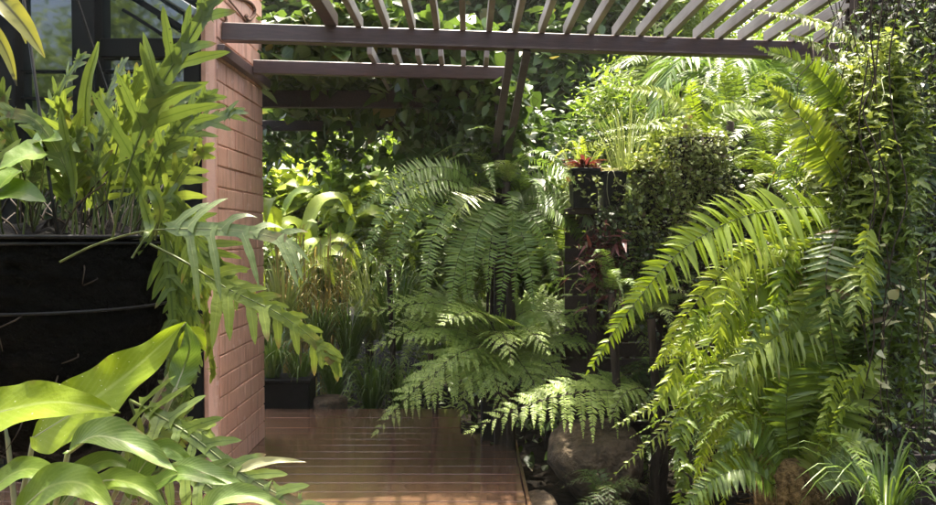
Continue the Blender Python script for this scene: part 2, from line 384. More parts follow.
M['vine_dark'] = leaf_mat('vine_leaf_dark', (.026, .058, .013), (.065, .115, .025), .30, rough=.36, spec=.6)
M['leaf_sun'] = leaf_mat('leaf_light_green', (.085, .155, .020), (.20, .29, .045), .45, rough=.42, rib=(.22, .3, .08))
M['leaf_lime'] = leaf_mat('leaf_lime', (.17, .25, .025), (.30, .38, .06), .5, rough=.42)
M['leaf_mid'] = leaf_mat('leaf_mid_green', (.06, .115, .02), (.15, .22, .045), .38, rough=.42)
M['palm'] = leaf_mat('palm_leaf', (.055, .115, .025), (.13, .21, .05), .36, rough=.45, spec=.35)
M['palm_grey'] = leaf_mat('palm_leaf_greyish', (.07, .115, .05), (.14, .19, .09), .28, rough=.5, spec=.3)
M['grass'] = leaf_mat('strap_leaf', (.045, .100, .018), (.13, .21, .045), .34, rough=.38)
M['grass_pale'] = leaf_mat('strap_leaf_pale', (.12, .18, .06), (.25, .30, .13), .34, rough=.4)
M['straw'] = leaf_mat('dry_stem', (.20, .165, .06), (.36, .30, .13), .25, (1.3, 1.2, .8), .55)
M['trail'] = leaf_mat('trailing_leaf', (.085, .140, .026), (.28, .34, .11), .36, rough=.42, dead=((.16, .12, .05), .04))
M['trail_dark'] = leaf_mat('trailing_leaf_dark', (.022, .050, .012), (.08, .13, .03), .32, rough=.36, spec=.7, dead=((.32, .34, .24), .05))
M['red_leaf'] = leaf_mat('red_leaf', (.06, .014, .016), (.15, .04, .038), .25, (1.2, 1.0, .9), .4, dead=((.25, .2, .12), .15))
M['white_leaf'] = leaf_mat('pale_cream_leaf', (.22, .24, .15), (.40, .41, .29), .3, (1.2, 1.2, .9), .4)
M['stem'] = plain('green_stem', (.06, .09, .02), (.13, .15, .04), 30, .5, .1)
M['stem_pale'] = plain('pale_stem', (.22, .24, .12), (.34, .33, .18), 30, .5, .1)
M['stem_brown'] = plain('brown_stem', (.022, .014, .008), (.06, .04, .022), 30, .7, .3)
M['bark'] = plain('bark', (.020, .015, .010), (.075, .055, .038), 18, .85, .8, (1, 1, .25), .2, 0, .03)
M['fibre'] = plain('root_fibre', (.05, .032, .012), (.30, .20, .085), 60, .9, 1.0, None, .1, 0, .03)
M['soil'] = plain('soil', (.004, .0035, .002), (.018, .013, .008), 14, .95, .8, None, .1, 0, .03)
M['coir'] = plain('black_basket_lining', (.0014, .0013, .001), (.0055, .0048, .0036), 90, .8, 1.0, (1, 1, 1), .06, 0, .008)
M['wire'] = plain('dark_wire', (.005, .005, .005), (.02, .02, .018), 20, .5, 0, None, .2)
M['black_pot'] = plain('black_plastic', (.005, .005, .005), (.012, .012, .011), 20, .45, .05, None, .2)
M['frame'] = plain('window_frame', (.0018, .0026, .0026), (.0035, .005, .005), 6, .5, .03, None, .08)
M['steel'] = plain('painted_steel', (.11, .15, .145), (.18, .22, .21), 7, .4, .1, None, .5)
M['rust'] = plain('rusty_iron', (.055, .03, .018), (.20, .10, .055), 40, .8, .5, None, .3)
M['rock'] = plain('rock', (.040, .030, .018), (.17, .12, .07), 13, .8, 1.0, None, .3, 0, .05)
M['render'] = plain('white_render', (.62, .62, .58), (.78, .78, .74), 3, .8, .1)
M['timber_dark'] = plain('dark_timber', (.016, .010, .008), (.042, .026, .020), 9, .6, .25, (8, .6, 8), .4)

def brick():
    m, nt, b, out = mat_new('salmon_painted_brick')
    n1 = noise(nt, 3, 5); n2 = noise(nt, 45, 4); geo = nt.nodes.new('ShaderNodeNewGeometry')
    c = ramp(nt, n1, [(.3, (.60, .34, .235)), (.55, (.68, .405, .29)), (.75, (.73, .47, .345))])
    c = mixc(nt, math_(nt, 'MULTIPLY', geo.outputs['Random Per Island'], .35), c, (.50, .235, .155))
    st = noise(nt, 4, 4, 'Object', .6, (6, 6, .7)); c = mixc(nt, ramp(nt, st, [(.50, 0.0), (.72, .6)]), c, (.27, .15, .10)); mo = noise(nt, 1.7, 6, 'Object', .7); c = mixc(nt, ramp(nt, mo, [(.60, 0.0), (.74, .4)]), c, (.36, .23, .15)); c = mixc(nt, ramp(nt, noise(nt, 11, 5), [(.60, 0.0), (.68, .6)]), c, (.74, .52, .42))
    c = mixc(nt, ramp(nt, n2, [(.62, 0.0), (.75, .3)]), c, (.70, .50, .42))
    nt.links.new(c, b.inputs['Base Color']); b.inputs['Roughness'].default_value = .55
    bump(nt, b, n2, .35, .006); return m
M['brick'] = brick()
M['mortar'] = plain('mortar', (.48, .27, .185), (.58, .34, .235), 20, .8, .4)
def timber(name, c1, c2, rough, axis, grey=None):
    m, nt, b, out = mat_new(name); st = [14, 14, 14]; st[axis] = .8
    n = noise(nt, 5, 6, 'Object', .65, tuple(st), .4); n2 = noise(nt, 2.2, 3)
    c = ramp(nt, n, [(.3, c1), (.7, c2)])
    if grey: c = mixc(nt, ramp(nt, n2, [(.4, .15), (.7, .8)]), c, grey)
    geo = nt.nodes.new('ShaderNodeNewGeometry'); c = mixc(nt, math_(nt, 'MULTIPLY', geo.outputs['Random Per Island'], .4), c, c1)
    nt.links.new(c, b.inputs['Base Color']); b.inputs['Roughness'].default_value = rough; bump(nt, b, n, .25, .006)
    return m
M['beam'] = timber('stained_beam', (.050, .028, .024), (.095, .056, .048), .42, 0)
M['slat'] = timber('weathered_slat', (.095, .078, .065), (.22, .19, .16), .5, 1, (.42, .40, .35))
M['brace'] = timber('dark_brace', (.014, .011, .009), (.045, .036, .030), .5, 2, (.08, .07, .058))
def deckm():
    m, nt, b, out = mat_new('wet_deck_board')
    n = noise(nt, 4, 6, 'Object', .65, (.9, 16, 10), .4); n2 = noise(nt, 1.3, 4); n3 = noise(nt, 7, 4); geo = nt.nodes.new('ShaderNodeNewGeometry')
    c = ramp(nt, n, [(.3, (.075, .040, .022)), (.7, (.145, .082, .050))])
    c = mixc(nt, math_(nt, 'MULTIPLY', geo.outputs['Random Per Island'], .45), c, (.10, .052, .030))
    c = mixc(nt, ramp(nt, n2, [(.4, 0.0), (.7, .4)]), c, (.085, .062, .036))
    nt.links.new(c, b.inputs['Base Color'])
    nt.links.new(ramp(nt, n2, [(.35, .07), (.65, .22)]), b.inputs['Roughness']); b.inputs['Specular IOR Level'].default_value = .65
    b.inputs['Coat Weight'].default_value = .9; b.inputs['Coat Roughness'].default_value = .12
    bump(nt, b, mixc(nt, .35, n, n3), .12, .006); return m
M['deck'] = deckm()
def glassm():
    m, nt, b, out = mat_new('dark_window_glass')
    b.inputs['Base Color'].default_value = (.006, .012, .012, 1); b.inputs['Roughness'].default_value = .04; b.inputs['IOR'].default_value = 2.1
    bump(nt, b, noise(nt, 1.5, 1), .02, .01); return m
M['glass'] = glassm()
# ------------------------------------------------------------------ setting
def terrain():
    m = MB(); n = 60; xs = np.linspace(-40, 40, n); ys = np.linspace(-30, 60, n); rs = np.random.RandomState(1)
    X, Y = np.meshgrid(xs, ys); Z = -.26 + rs.uniform(-.02, .02, X.shape)
    F = [(j * n + i, j * n + i + 1, (j + 1) * n + i + 1, (j + 1) * n + i) for j in range(n - 1) for i in range(n - 1)]
    m.add(np.stack([X, Y, Z], -1).reshape(-1, 3), F); structure(m.build('ground', M['soil']))
terrain()
def deck():
    m = MB(); rs = np.random.RandomState(2); y = -1.2; sk = -.035
    while y < 5.80:
        w = .142; zz = rs.uniform(-.0015, .0015); x0, x1 = -3.6, (.325 if y < 4.98 else -.06) + rs.uniform(-.004, .004)
        a = (x0, y + w / 2, -.0135 + zz); b_ = (x1, y + w / 2 + sk * 0, -.0135 + zz)
        m.bar(a, b_, w, .027, 0, .0012); y += w + .005
    for x, ye in ((-2.6, 5.8), (-1.2, 5.8), (.2, 4.8)): m.bar((x, -1.2, -.09), (x, ye, -.09), .06, .12, 0, .004)
    m.bar((.345, -1.2, -.11), (.345, 5.02, -.11), .025, .20, 0, .003); m.bar((-3.6, 5.83, -.11), (-.06, 5.83, -.11), .025, .20, 0, .003)
    structure(m.build('deck', M['deck'], smooth=False))
deck()

# ------------------------------------------------------------------ pillar, window, ornament
def pillar():
    t = thing('brick_pillar', 'salmon painted brick pillar at the corner of the house, beside the dark window', 'pillar', (-1.6, 4.6, -.26))
    rs = np.random.RandomState(3); x = -1.505
    c = MB(); c.box((x - .0575, 4.56, 1.7), (.10, .90, 4.0)); c.build('mortar_core', M['mortar'], t, False)
    b = MB(); h = .128; z = -.26; k = 0
    while z < 3.62:
        ys = [4.118, 4.42, 4.72, 5.02] if k % 2 == 0 else [4.118, 4.27, 4.57, 4.87, 5.02]
        for y0, y1 in zip(ys[:-1], ys[1:]):
            j = rs.uniform(-.003, .003)
            b.box((x - .05 + j, (y0 + y1) / 2, z + h / 2), (.10, y1 - y0 - .005 - rs.uniform(0, .002), h - .008 - rs.uniform(0, .003)), 0, None, .004)
        z += h; k += 1
    b.build('brickwork', M['brick'], t, False)
    e = MB(); e.box((x - .032, 4.098, 1.69), (.06, .03, 3.9), 0, None, .006); e.build('corner_strip', M['brick'], t, False)
pillar()

def window():
    t = thing('window_wall', 'dark framed house window reflecting the garden, behind the hanging basket', 'window', (-2.7, 4.2, 0))
    f = MB(); Y = 4.17; x0 = -4.6; x1 = -1.60
    def fr(xa, xb, za, zb, d=.09): f.box(((xa + xb) / 2, Y - d / 2 + .04, (za + zb) / 2), (xb - xa, d, zb - za), 0, None, .005)
    fr(-1.70, x1, -.05, 3.7, .12); fr(-2.37, -2.23, -.05, 3.7, .11); fr(-2.83, -2.72, -.05, 3.7, .1); fr(-3.6, -3.47, -.05, 3.7)
    zz = lambda py: float(at(60, py, Y)[2])
    for za, zb in ((zz(58), zz(39)), (zz(505), zz(470)), (-.05, .06), (3.56, 3.7)):
        for xa, xb in ((-3.468, -2.832), (-2.228, -1.702)): fr(xa, xb, za, zb, .06)
    f.build('window_frame', M['frame'], t, False)
    th = MB()
    for py in (71, 98): th.box((-2.62, Y + .005, zz(py)), (1.7, .012, .012))
    th.build('glazing_bar', M['frame'], t, False)
    g = MB()
    for xa, xb in ((-4.6, -3.6), (-3.47, -2.83), (-2.72, -2.37), (-2.23, -1.70)): g.box(((xa + xb) / 2, Y + .03, 1.8), (xb - xa + .02, .01, 3.7))
    g.build('pane', M['glass'], t, False)
    w = MB(); w.box((-3.1, 4.40, 1.8), (3.0, .1, 4.2)); w.build('inner_wall', M['frame'], t, False)
    # raking steel canopy stay
    s = thing('awning_brace', 'grey-green steel awning brace slanting down to the top of the brick pillar', 'brace', at(170, 10, 4.0))
    a, b = at(132, -26, 3.99), at(199, 16, 3.99); q = MB(); q.bar(a, b, .05, .13, 0, .006, (0, -1, 0.001)); q.build('rail', M['steel'], s, False)
    q = MB(); d = np.array([-.03, .0, -.115]); q.bar(a + d, b + d, .035, .035, 0, .004); q.bar(a + d * 1.8, b + d * 1.8, .03, .02, 0, .004); q.build('gasket', M['frame'], s, False)
window()

def ornament():
    x = -1.492; rs = np.random.RandomState(5)
    def q(px, py): return np.array(at(px, py, 1.505 / ((466 - px) / 681))) * [0, 1, 1] + [x, 0, 0]
    t = thing('iron_scroll', 'rusty wrought iron scroll bracket curling on the upper pillar face', 'ornament', q(245, 10))
    m = MB(); m.tube(spline([q(*p) for p in ((229, -8), (238, -2), (247, 2), (252, 8), (252, 15), (247, 20), (243.5, 18), (245, 15.5))], 60), .013, 8); m.build('scroll', M['rust'], t)
    m = MB(); m.tube(spline([q(*p) for p in ((212, 17), (217, 12), (222, 14), (224, 20), (223, 24))], 24), .010, 7)
    m.tube(spline([q(*p) for p in ((222, -6), (232, 6), (240, 16), (246, 24))], 24), .006, 6); m.build('tendril', M['rust'], t)
ornament()

# ------------------------------------------------------------------ pergola
MY = .11
def main_y(x): return 4.2 + MY * (x + 1.505)
def far_y(x): return 4.64 + MY * (x + 1.505)
def pergola():
    t = thing('garden_pergola', 'brown timber pergola of slats on two long beams, fixed to the brick pillar', 'pergola', (.22, 4.83, -.26))
    m = MB(); m.bar((-1.502, main_y(-1.502), 2.745), (2.75, main_y(2.75), 2.745), .055, .096, 0, .004); m.build('beam', M['beam'], t, False)
    m = MB(); m.bar((-1.50, main_y(-1.502) - .003, 2.690), (2.75, main_y(2.75) - .003, 2.690), .075, .012, 0, .002); m.build('beam_lip', M['beam'], t, False)
    m = MB(); m.bar((-1.452, far_y(-1.452), 2.636), (.262, far_y(.262), 2.636), .05, .09, 0, .004); m.build('beam', M['beam'], t, False)
    m = MB(); m.bar((-1.478, 4.10, 2.607), (-1.478, 5.05, 2.607), .045, .068, 0, .004); m.build('ledger', M['beam'], t, False)
    rs = np.random.RandomState(8)
    tops = [358, 385, 410.6, 435, 461, 487, 513, 539, 564, 588, 613, 637, 665, 694, 716, 739, 765, 790, 815, 842, 870, 898]
    for px in tops:                                   # slats run toward the house front over the viewer
        x = (px - 466) / 681 * 4.3; y = main_y(x); x = (px - 466) / 681 * y
        m = MB(); m.bar((x + rs.uniform(-.004, .004), .9 + rs.uniform(-.1, .1), 2.83), (x, y + .055, 2.83), .036, .075, 0, .003); m.build('slat', M['slat'], t, False)
    a = at(333, 30, main_y(-.86)); m = MB(); m.bar((a[0] - .01, 1.2, 2.84), (a[0] - .01, a[1] + .03, 2.84), .072, .085, 0, .004); m.build('rafter', M['beam'], t, False)
    m = MB(); b = at(336, 28, main_y(-.85)); m.bar((b[0] + .02, b[1], 2.80), (b[0] + .02, b[1], 3.5), .028, .028, 0, .003); m.build('upright', M['slat'], t, False)
    for px in (374, 397, 418.5, 440, 461.5, 484):      # short rafters that carry the vine
        x = (px - 466) / 681 * 4.78; y = far_y(x)
        m = MB(); m.bar((x, y - .24, 2.715), (x, y + 2.5, 2.715), .032, .065, 0, .003); m.build('rafter', M['slat'], t, False)
    for (Y, z, h, xa, xb) in ((5.66, 2.62, .14, -2.0, .27), (6.9, 2.60, .10, -2.3, .32)):
        m = MB(); m.bar((xa, Y, z), (xb, Y, z), .06, h, 0, .004); m.build('back_beam', M['timber_dark'], t, False)
    m = MB(); m.bar((.225, 4.875, -.26), (.225, 4.875, 2.585), .075, .075, 0, .005, (0, 1, 0)); m.build('post', M['timber_dark'], t, False)
    m = MB(); m.bar((.29, 6.9, -.26), (.29, 6.9, 2.545), .075, .075, 0, .005, (0, 1, 0)); m.build('post', M['timber_dark'], t, False)
    for s, (px, bx) in enumerate(((511, -.045), (527, .045))):
        a = at(px, 51, 4.385); b = np.array([.225 + bx, 4.84, 2.05])
        m = MB(); c = spline([b, b * .55 + a * .45 + np.array([0, -.0, -.02]), a], 10)
        for k in range(9): m.bar(c[k], c[k + 1] + (c[k + 1] - c[k]) * .02, .036, .05, 0, .002, (1, 0, 0))
        m.build('brace', M['brace'], t, False)
pergola()

def rocks():
    def rock(name, label, c, s, seed, parent=None):
        rs = np.random.RandomState(seed); m = MB(); n, k = 36, 20; V = []
        off = rs.uniform(-1, 1, (7, 3)); off = unit(off); dd = rs.uniform(.70, .92, 7); off[0] = unit(np.array([-.1, -.2, 1.0])); dd[0] = .52
        for i in range(k + 1):
            th = math.pi * i / k
            for j in range(n):
                ph = 2 * math.pi * j / n; d = np.array([math.sin(th) * math.cos(ph), math.sin(th) * math.sin(ph), math.cos(th)])
                r = 1.0
                for o_, q in zip(off, dd):
                    e = d @ o_
                    if e * r > q: r = q / e * (.75) + r * .25 if q > .6 else q / e * .93 + r * .07
                r *= 1 + .03 * math.sin(d[0] * 9 + seed) * math.sin(d[1] * 11) + .015 * math.sin(d[0] * 23 + d[2] * 17) + rs.normal(0, .006)
                V.append(d * r * np.array(s))
        F = [(i * n + j, i * n + (j + 1) % n, (i + 1) * n + (j + 1) % n, (i + 1) * n + j) for i in range(k) for j in range(n)]
        m.add(np.array(V) + np.array(c), F); return tag(m.build(name, M['rock'], None, True, (c[0], c[1], -.26)), label, 'rock')
    rock('boulder', 'broad flat-topped brown boulder beside the deck edge under the low tree fern frond', (.81, 4.32, .08), (.30, .31, .33), 3)
    rock('boulder', 'small dark rock at the corner of the deck beside the big boulder', (.42, 4.05, -.16), (.12, .15, .14), 9)
    # stump-like stone pot and trough behind the deck
    p = at(330, 402, 5.98); t = MB(); t.lathe((p[0], p[1], -.26), [(.0, 0), (.12, 0), (.145, .12), (.15, .30), (.14, .325), (.0, .33)], 24, 0, .03)
    tag(t.build('stone_pedestal', M['rock'], None, True, (p[0], p[1], -.26)), 'low round stone block with a flat pale top at the far edge of the deck', 'stone')
    p = at(288, 395, 6.02); t = MB(); w = .44
    t.box((p[0], p[1], -.02), (w, .26, .48), 0, None, .012); t.box((p[0], p[1], .232), (w + .03, .29, .03), 0, None, .006)
    tag(t.build('trough_planter', M['black_pot'], None, False, (p[0], p[1], -.26)), 'black rectangular trough planter beyond the deck next to the pillar', 'planter')
rocks()
# ------------------------------------------------------------------ left foreground: hanging basket and its plants
def rod_of(m, a, b, r, mat=0, k=5): m.tube(np.array([a, b]), r, k, mat)
BC = np.array([-.815, 1.36, 1.495])                       # centre of the basket rim
BS = .80
def basket():
    t = thing('hanging_basket', 'large black wire hanging basket packed with ferns in front of the window', 'basket', BC)
    rs = np.random.RandomState(11); m = MB(); seg = 64
    prof = [(.255, 0.0), (.262, -.01), (.262, -.05), (.260, -.10), (.255, -.16), (.243, -.24), (.222, -.31), (.18, -.38), (.11, -.43), (.0, -.445)]
    pr = np.array(prof); pr = np.stack([np.interp(np.linspace(0, 9, 46), np.arange(10), pr[:, k]) for k in (0, 1)], 1) * [BS, 1]
    a = np.arange(seg) / seg * 2 * math.pi; rr = pr[:, 0][:, None] + rs.normal(0, .0035, (46, seg)) * (pr[:, 0][:, None] > .02)
    V = np.stack([rr * np.cos(a), rr * np.sin(a), np.repeat(pr[:, 1:], seg, 1)], -1) + BC
    F = [(i * seg + j, i * seg + (j + 1) % seg, (i + 1) * seg + (j + 1) % seg, (i + 1) * seg + j) for i in range(45) for j in range(seg)]
    m.add(V.reshape(-1, 3), F); m.build('lining', M['coir'], t)
    f = MB(); aa = np.linspace(0, 2 * math.pi, 49)
    def ring(r, z, th): f.tube(np.stack([BC[0] + r * BS * np.cos(aa), BC[1] + r * BS * np.sin(aa), np.full(49, BC[2] + z)], 1), th, 5, 0, False)
    ring(.268, .002, .004); ring(.268, -.010, .0025); ring(.264, -.13, .003); ring(.236, -.27, .003)
    for k in range(24):
        q = a[::64 // 24][k % len(a[::64 // 24])] + .05
        if k % 2 == 0: f.tube(spline([BC + np.array([BS * rr_ * math.cos(q), BS * rr_ * math.sin(q), z_]) for rr_, z_ in ((.268, 0), (.266, -.1), (.250, -.22), (.188, -.38), (.02, -.45))], 12), .0018, 4)
    f.build('wire_cage', M['wire'], t)
    s = MB(); n = 26; g = []; rs2 = np.random.RandomState(12)
    for i in range(9):
        for j in range(n): g.append((.25 * BS * i / 8 * math.cos(j / n * 6.283), .25 * BS * i / 8 * math.sin(j / n * 6.283), .035 * (1 - (i / 8) ** 2) - .01 + rs2.normal(0, .008)))
    F = [(i * n + j, i * n + (j + 1) % n, (i + 1) * n + (j + 1) % n, (i + 1) * n + j) for i in range(8) for j in range(n)]
    s.add(np.array(g) + BC, F); s.build('potting_mix', M['coir'], t)
    hook = BC + np.array([-.155, .03, 1.05])
    for q in (R(-60), R(165), R(60)):
        h = MB(); e = BC + np.array([.266 * BS * math.cos(q), .266 * BS * math.sin(q), .004]); h.tube(spline([hook, hook * .5 + e * .5 + np.array([0, 0, -.004]), e], 12), .0028, 5); h.build('hanger_wire', M['wire'], t)
    rs3 = np.random.RandomState(14)
    for k in range(16):                                  # dry roots poking through the lining
        q = rs3.uniform(R(-170), R(-5)); z = rs3.uniform(-.30, -.03); rad = np.interp(z, pr[::-1, 1], pr[::-1, 0])
        o = BC + np.array([rad * math.cos(q), rad * math.sin(q), z]); d = unit(np.array([math.cos(q), math.sin(q), 0])); l = rs3.uniform(.02, .11)
        r = MB(); r.tube(spline([o - d * .01, o + d * .012 + np.array([rs3.normal(0, .01), 0, -l * .3]), o + d * .018 + np.array([rs3.normal(0, .03), 0, -l])], 8), np.linspace(.0018, .0006, 8), 4)
        r.build('dry_root', M['stem_brown'], t)
    beam = MB(); beam.tube(spline([hook, hook + [0, 0, .03], hook + [.02, 0, .06], hook + [.04, 0, .03]], 14), .004, 6); beam.build('hook', M['wire'], t)
basket()

def basket_fern():
    root = BC + np.array([.05, -.02, .02])
    t = thing('lobed_fern', 'upright fern with deeply lobed bright green fronds growing out of the black hanging basket', 'fern', root)
    C = (0, -1, .25)
    heroes = [  # points, lobe length, width, pairs, material, start
        (((112, 240, 1.22), (128, 170, 1.20), (158, 92, 1.18), (190, 38, 1.16), (208, 8, 1.14)), .118, .0165, 8, 'lobe', .42, 50),
        (((100, 240, 1.33), (108, 190, 1.32), (122, 130, 1.30), (140, 78, 1.28)), .10, .014, 7, 'lobe_light', .40, 40),
        (((95, 238, 1.45), (100, 180, 1.45), (118, 125, 1.46), (150, 75, 1.46)), .09, .013, 7, 'lobe', .40, 45),
        (((140, 240, 1.28), (150, 190, 1.28), (170, 140, 1.26), (205, 100, 1.24)), .085, .014, 7, 'lobe', .36, 48),
        (((130, 240, 1.38), (150, 180, 1.40), (185, 135, 1.40), (232, 112, 1.38)), .075, .011, 8, 'lobe_grey', .40, 45),
        (((85, 240, 1.30), (84, 190, 1.28), (72, 140, 1.26), (62, 110, 1.24)), .075, .013, 6, 'lobe_light', .4, 42),
        (((60, 240, 1.38), (66, 190, 1.36), (76, 140, 1.34), (96, 100, 1.32)), .08, .012, 6, 'lobe', .4, 45),
        (((120, 240, 1.5), (140, 160, 1.5), (160, 100, 1.5), (172, 60, 1.5)), .08, .013, 7, 'lobe_light', .42, 45),
        (((150, 242, 1.30), (165, 205, 1.28), (182, 172, 1.25), (204, 150, 1.22)), .075, .013, 6, 'lobe_light', .34, 45),
        (((78, 240, 1.22), (70, 180, 1.20), (40, 125, 1.2), (8, 112, 1.2)), .05, .009, 6, 'lobe_grey', .5, 55),
        (((30, 240, 1.3), (24, 180, 1.3), (10, 130, 1.3), (2, 96, 1.3)), .06, .011, 6, 'lobe', .4, 45),
        (((60, 262, 1.14), (95, 245, 1.13), (140, 232, 1.12), (188, 229, 1.12), (240, 231, 1.12), (286, 240, 1.13)), .088, .0115, 6, 'lobe_grey', .56, 66),
        (((150, 244, 1.22), (185, 262, 1.20), (230, 290, 1.20), (276, 312, 1.20), (312, 338, 1.2), (334, 362, 1.2)), .058, .0145, 10, 'lobe_light', .34, 62),
        (((145, 238, 1.4), (165, 225, 1.45), (200, 245, 1.5), (250, 300, 1.52)), .08, .014, 7, 'lobe', .35, 55),
    ]
    rs = np.random.RandomState(21)
    for k, (pts, ll, lw, n, mat, t0, ang) in enumerate(heroes):
        m = MB(); p = P(*pts); hint = C if k not in (11, 12) else ((0, -.9, .45) if k == 11 else (-.15, -.85, .5))
        lobed(m, p, hint, n - 1, ll * 1.3, lw * .78, .019 if k == 0 else .014, ang, bell(.85, .3, .45) if k != 11 else bell(.9, .3, .6), t0, (.55 if k == 11 else .32 if k == 12 else .12), .1, 0, .0024, 1, rs, 26 if k != 11 else 45, 1, .08)
        m.build('frond', [M[mat], M['stem']], t)
    # young undivided fronds
    for pts, w in ((((100, 240, 1.3), (88, 160, 1.28), (86, 95, 1.26), (99, 42, 1.25)), .020), 
                   (((72, 240, 1.2), (74, 180, 1.2), (66, 140, 1.2), (60, 108, 1.2)), .015),
                   (((155, 240, 1.25), (160, 210, 1.2), (150, 190, 1.2), (143, 196, 1.2)), .016), (((132, 258, 1.1), (146, 236, 1.1), (150, 225, 1.12), (141, 195, 1.12)), .014)):
        m = MB(); p = spline(P(*pts), 30); bigleaf(m, p[9:], C, w * .62, lambda v: max(.03, math.sin(math.pi * min(1, .06 + .92 * v ** 1.1)) ** .6), 20, 6, .3, .12, 4, 0, rs, 0, .0015)
        m.tube(p[:11], .0018, 5, 1); m.build('young_frond', [M['lobe'], M['stem']], t)
    for k in range(13):                                  # slim fronds spilling over the right rim
        x = rs.uniform(150, 178); y = rs.uniform(205, 242); Y = rs.uniform(1.24, 1.5); dx = rs.uniform(10, 52); dy = rs.uniform(30, 170); up = rs.uniform(4, 28)
        m = MB(); lobed(m, P((x - 30, 244, Y + .03), (x, y - up, Y), (x + dx * .6, y - up + dy * .3, Y), (x + dx, y + dy, Y - .02)), (rs.normal(.1, .3), -.9, .35), 7, rs.uniform(.045, .075), .0085, .009, 52, bell(.8, .3, .45), .32, .25, .1, 0, .0018, 1, rs); m.build('frond', [M[('lobe', 'lobe_grey', 'lobe_light', 'lobe')[k % 4]], M['stem']], t)
    for k in range(10):                                  # slim upright fronds
        x = rs.uniform(20, 160); Y = rs.uniform(1.22, 1.5); h = rs.uniform(70, 190); dx = rs.normal(0, 26)
        m = MB(); lobed(m, P((x, 242, Y), (x + dx * .2, 242 - h * .45, Y), (x + dx * .6, 242 - h * .8, Y), (x + dx * 1.2, 242 - h, Y - .02)), (rs.normal(0, .5), -.9, .35), 8, rs.uniform(.05, .085), .0075, .008, 46, bell(.8, .35, .4), .38, .15, .1, 0, .0018, 1, rs); m.build('frond', [M[('lobe', 'lobe_grey', 'lobe', 'lobe_light')[k % 4]], M['stem']], t)
    for k in range(8):                                  # crowd of smaller fronds behind
        a = rs.uniform(0, 2 * math.pi); o = BC + np.array([.14 * math.cos(a), .13 * math.sin(a), .01]); h = rs.uniform(.16, .34); e = rs.uniform(.06, .2)
        d = np.array([math.cos(a), .5 * math.sin(a), 0]); m = MB()
        lobed(m, np.array([o, o + d * e * .25 + [0, 0, h * .5], o + d * e * .65 + [0, 0, h * .85], o + d * e * 1.1 + [0, 0, h]]), (rs.normal(0, .4), -1, .4), 8, rs.uniform(.06, .10), .0085, .010, 46, bell(.85, .3, .45), .36, .15, .1, 0, .002, 1, rs)
        m.build('frond', [M[('lobe', 'lobe', 'lobe_grey')[k % 3]], M['stem']], t)
    for k in range(46):
        st = MB()
        a = rs.uniform(0, 2 * math.pi); r_ = .18 * rs.rand() ** .5; o = BC + np.array([r_ * math.cos(a), r_ * math.sin(a), .0]); q = rs.normal(0, .05, 3); h = rs.uniform(.03, .14)
        st.tube(spline([o, o + [q[0] * .4, q[1] * .4, h * .6], o + [q[0], q[1], h]], 8), .0016, 4)
        st.build('dry_stalk', M['stem_brown'], t)
basket_fern()

def heart_plant():
    t = thing('heart_leaf_plant', 'small plant with round glossy heart leaves at the left rim of the basket', 'plant', at(30, 238, 1.28)); rs = np.random.RandomState(31)
    for (px, py, Y, w, dx, dy, nx) in ((24, 160, 1.16, .036, -26, 10, -.2), (44, 142, 1.2, .026, 18, -2, .2), (58, 146, 1.22, .026, 22, 6, .1), (8, 182, 1.2, .03, -16, 14, -.3), (20, 196, 1.18, .028, 26, 6, .2), (50, 168, 1.3, .028, 20, 10, .3)):
        m = MB(); a = at(px - dx * .8, py - dy * .8, Y + .02); b = at(px + dx, py + dy, Y - .02); bigleaf(m, np.array([a, (a + b) / 2 + [0, 0, .006], b]), (nx, -.8, .7), w, P_HEART, 14, 8, .25, .05, 2, 0, rs, 0, .001)
        m.tube(spline([at(34 + rs.normal(0, 8), 238, 1.29), at(px - dx * .6, py + 40, Y + .05), a], 12), .0016, 5, 1); m.build('leaf', [M['heart'], M['stem']], t)
heart_plant()

def mottled_plant():
    o = at(-70, -40, 1.05); t = thing('spotted_strap_plant', 'yellow strap leaves with black spots hanging into the upper left corner', 'plant', o); rs = np.random.RandomState(33)
    for pts, w in ((((-30, -30, 1.02), (5, 4, 1.0), (26, 28, 1.0), (45, 58, 1.0)), .019), (((-40, 0, 1.0), (-8, 30, 1.0), (8, 56, 1.0), (17, 86, 1.0)), .011), (((-30, -40, 1.05), (4, -6, 1.05), (18, 14, 1.04), (26, 44, 1.04)), .013), (((-40, -40, 1.0), (-60, 20, .98), (-70, 80, .98), (-74, 120, .98)), .016)):
        m = MB(); p = spline(P(*pts), 24); bigleaf(m, p, (.3, -1, .3), w, lambda v: max(.04, min(1, .5 + v * 1.5) * (1 - v ** 3) ** .9), 22, 6, .5, .06, 5, 0, rs, 0, .0012); m.build('leaf', [M['mottled'], M['stem_brown']], t)
    m = MB(); m.tube(spline([o, o + [-.02, 0, .3], o + [-.01, .02, .8]], 10), .004, 6); m.tube(spline([o, at(-30, -30, 1.02)], 4), .006, 5); m.tube(spline([o, at(-40, 0, 1.0)], 4), .005, 5); m.tube(spline([o, at(-40, -40, 1.0)], 4), .005, 5); m.build('hanging_stem', M['stem_brown'], t)
mottled_plant()

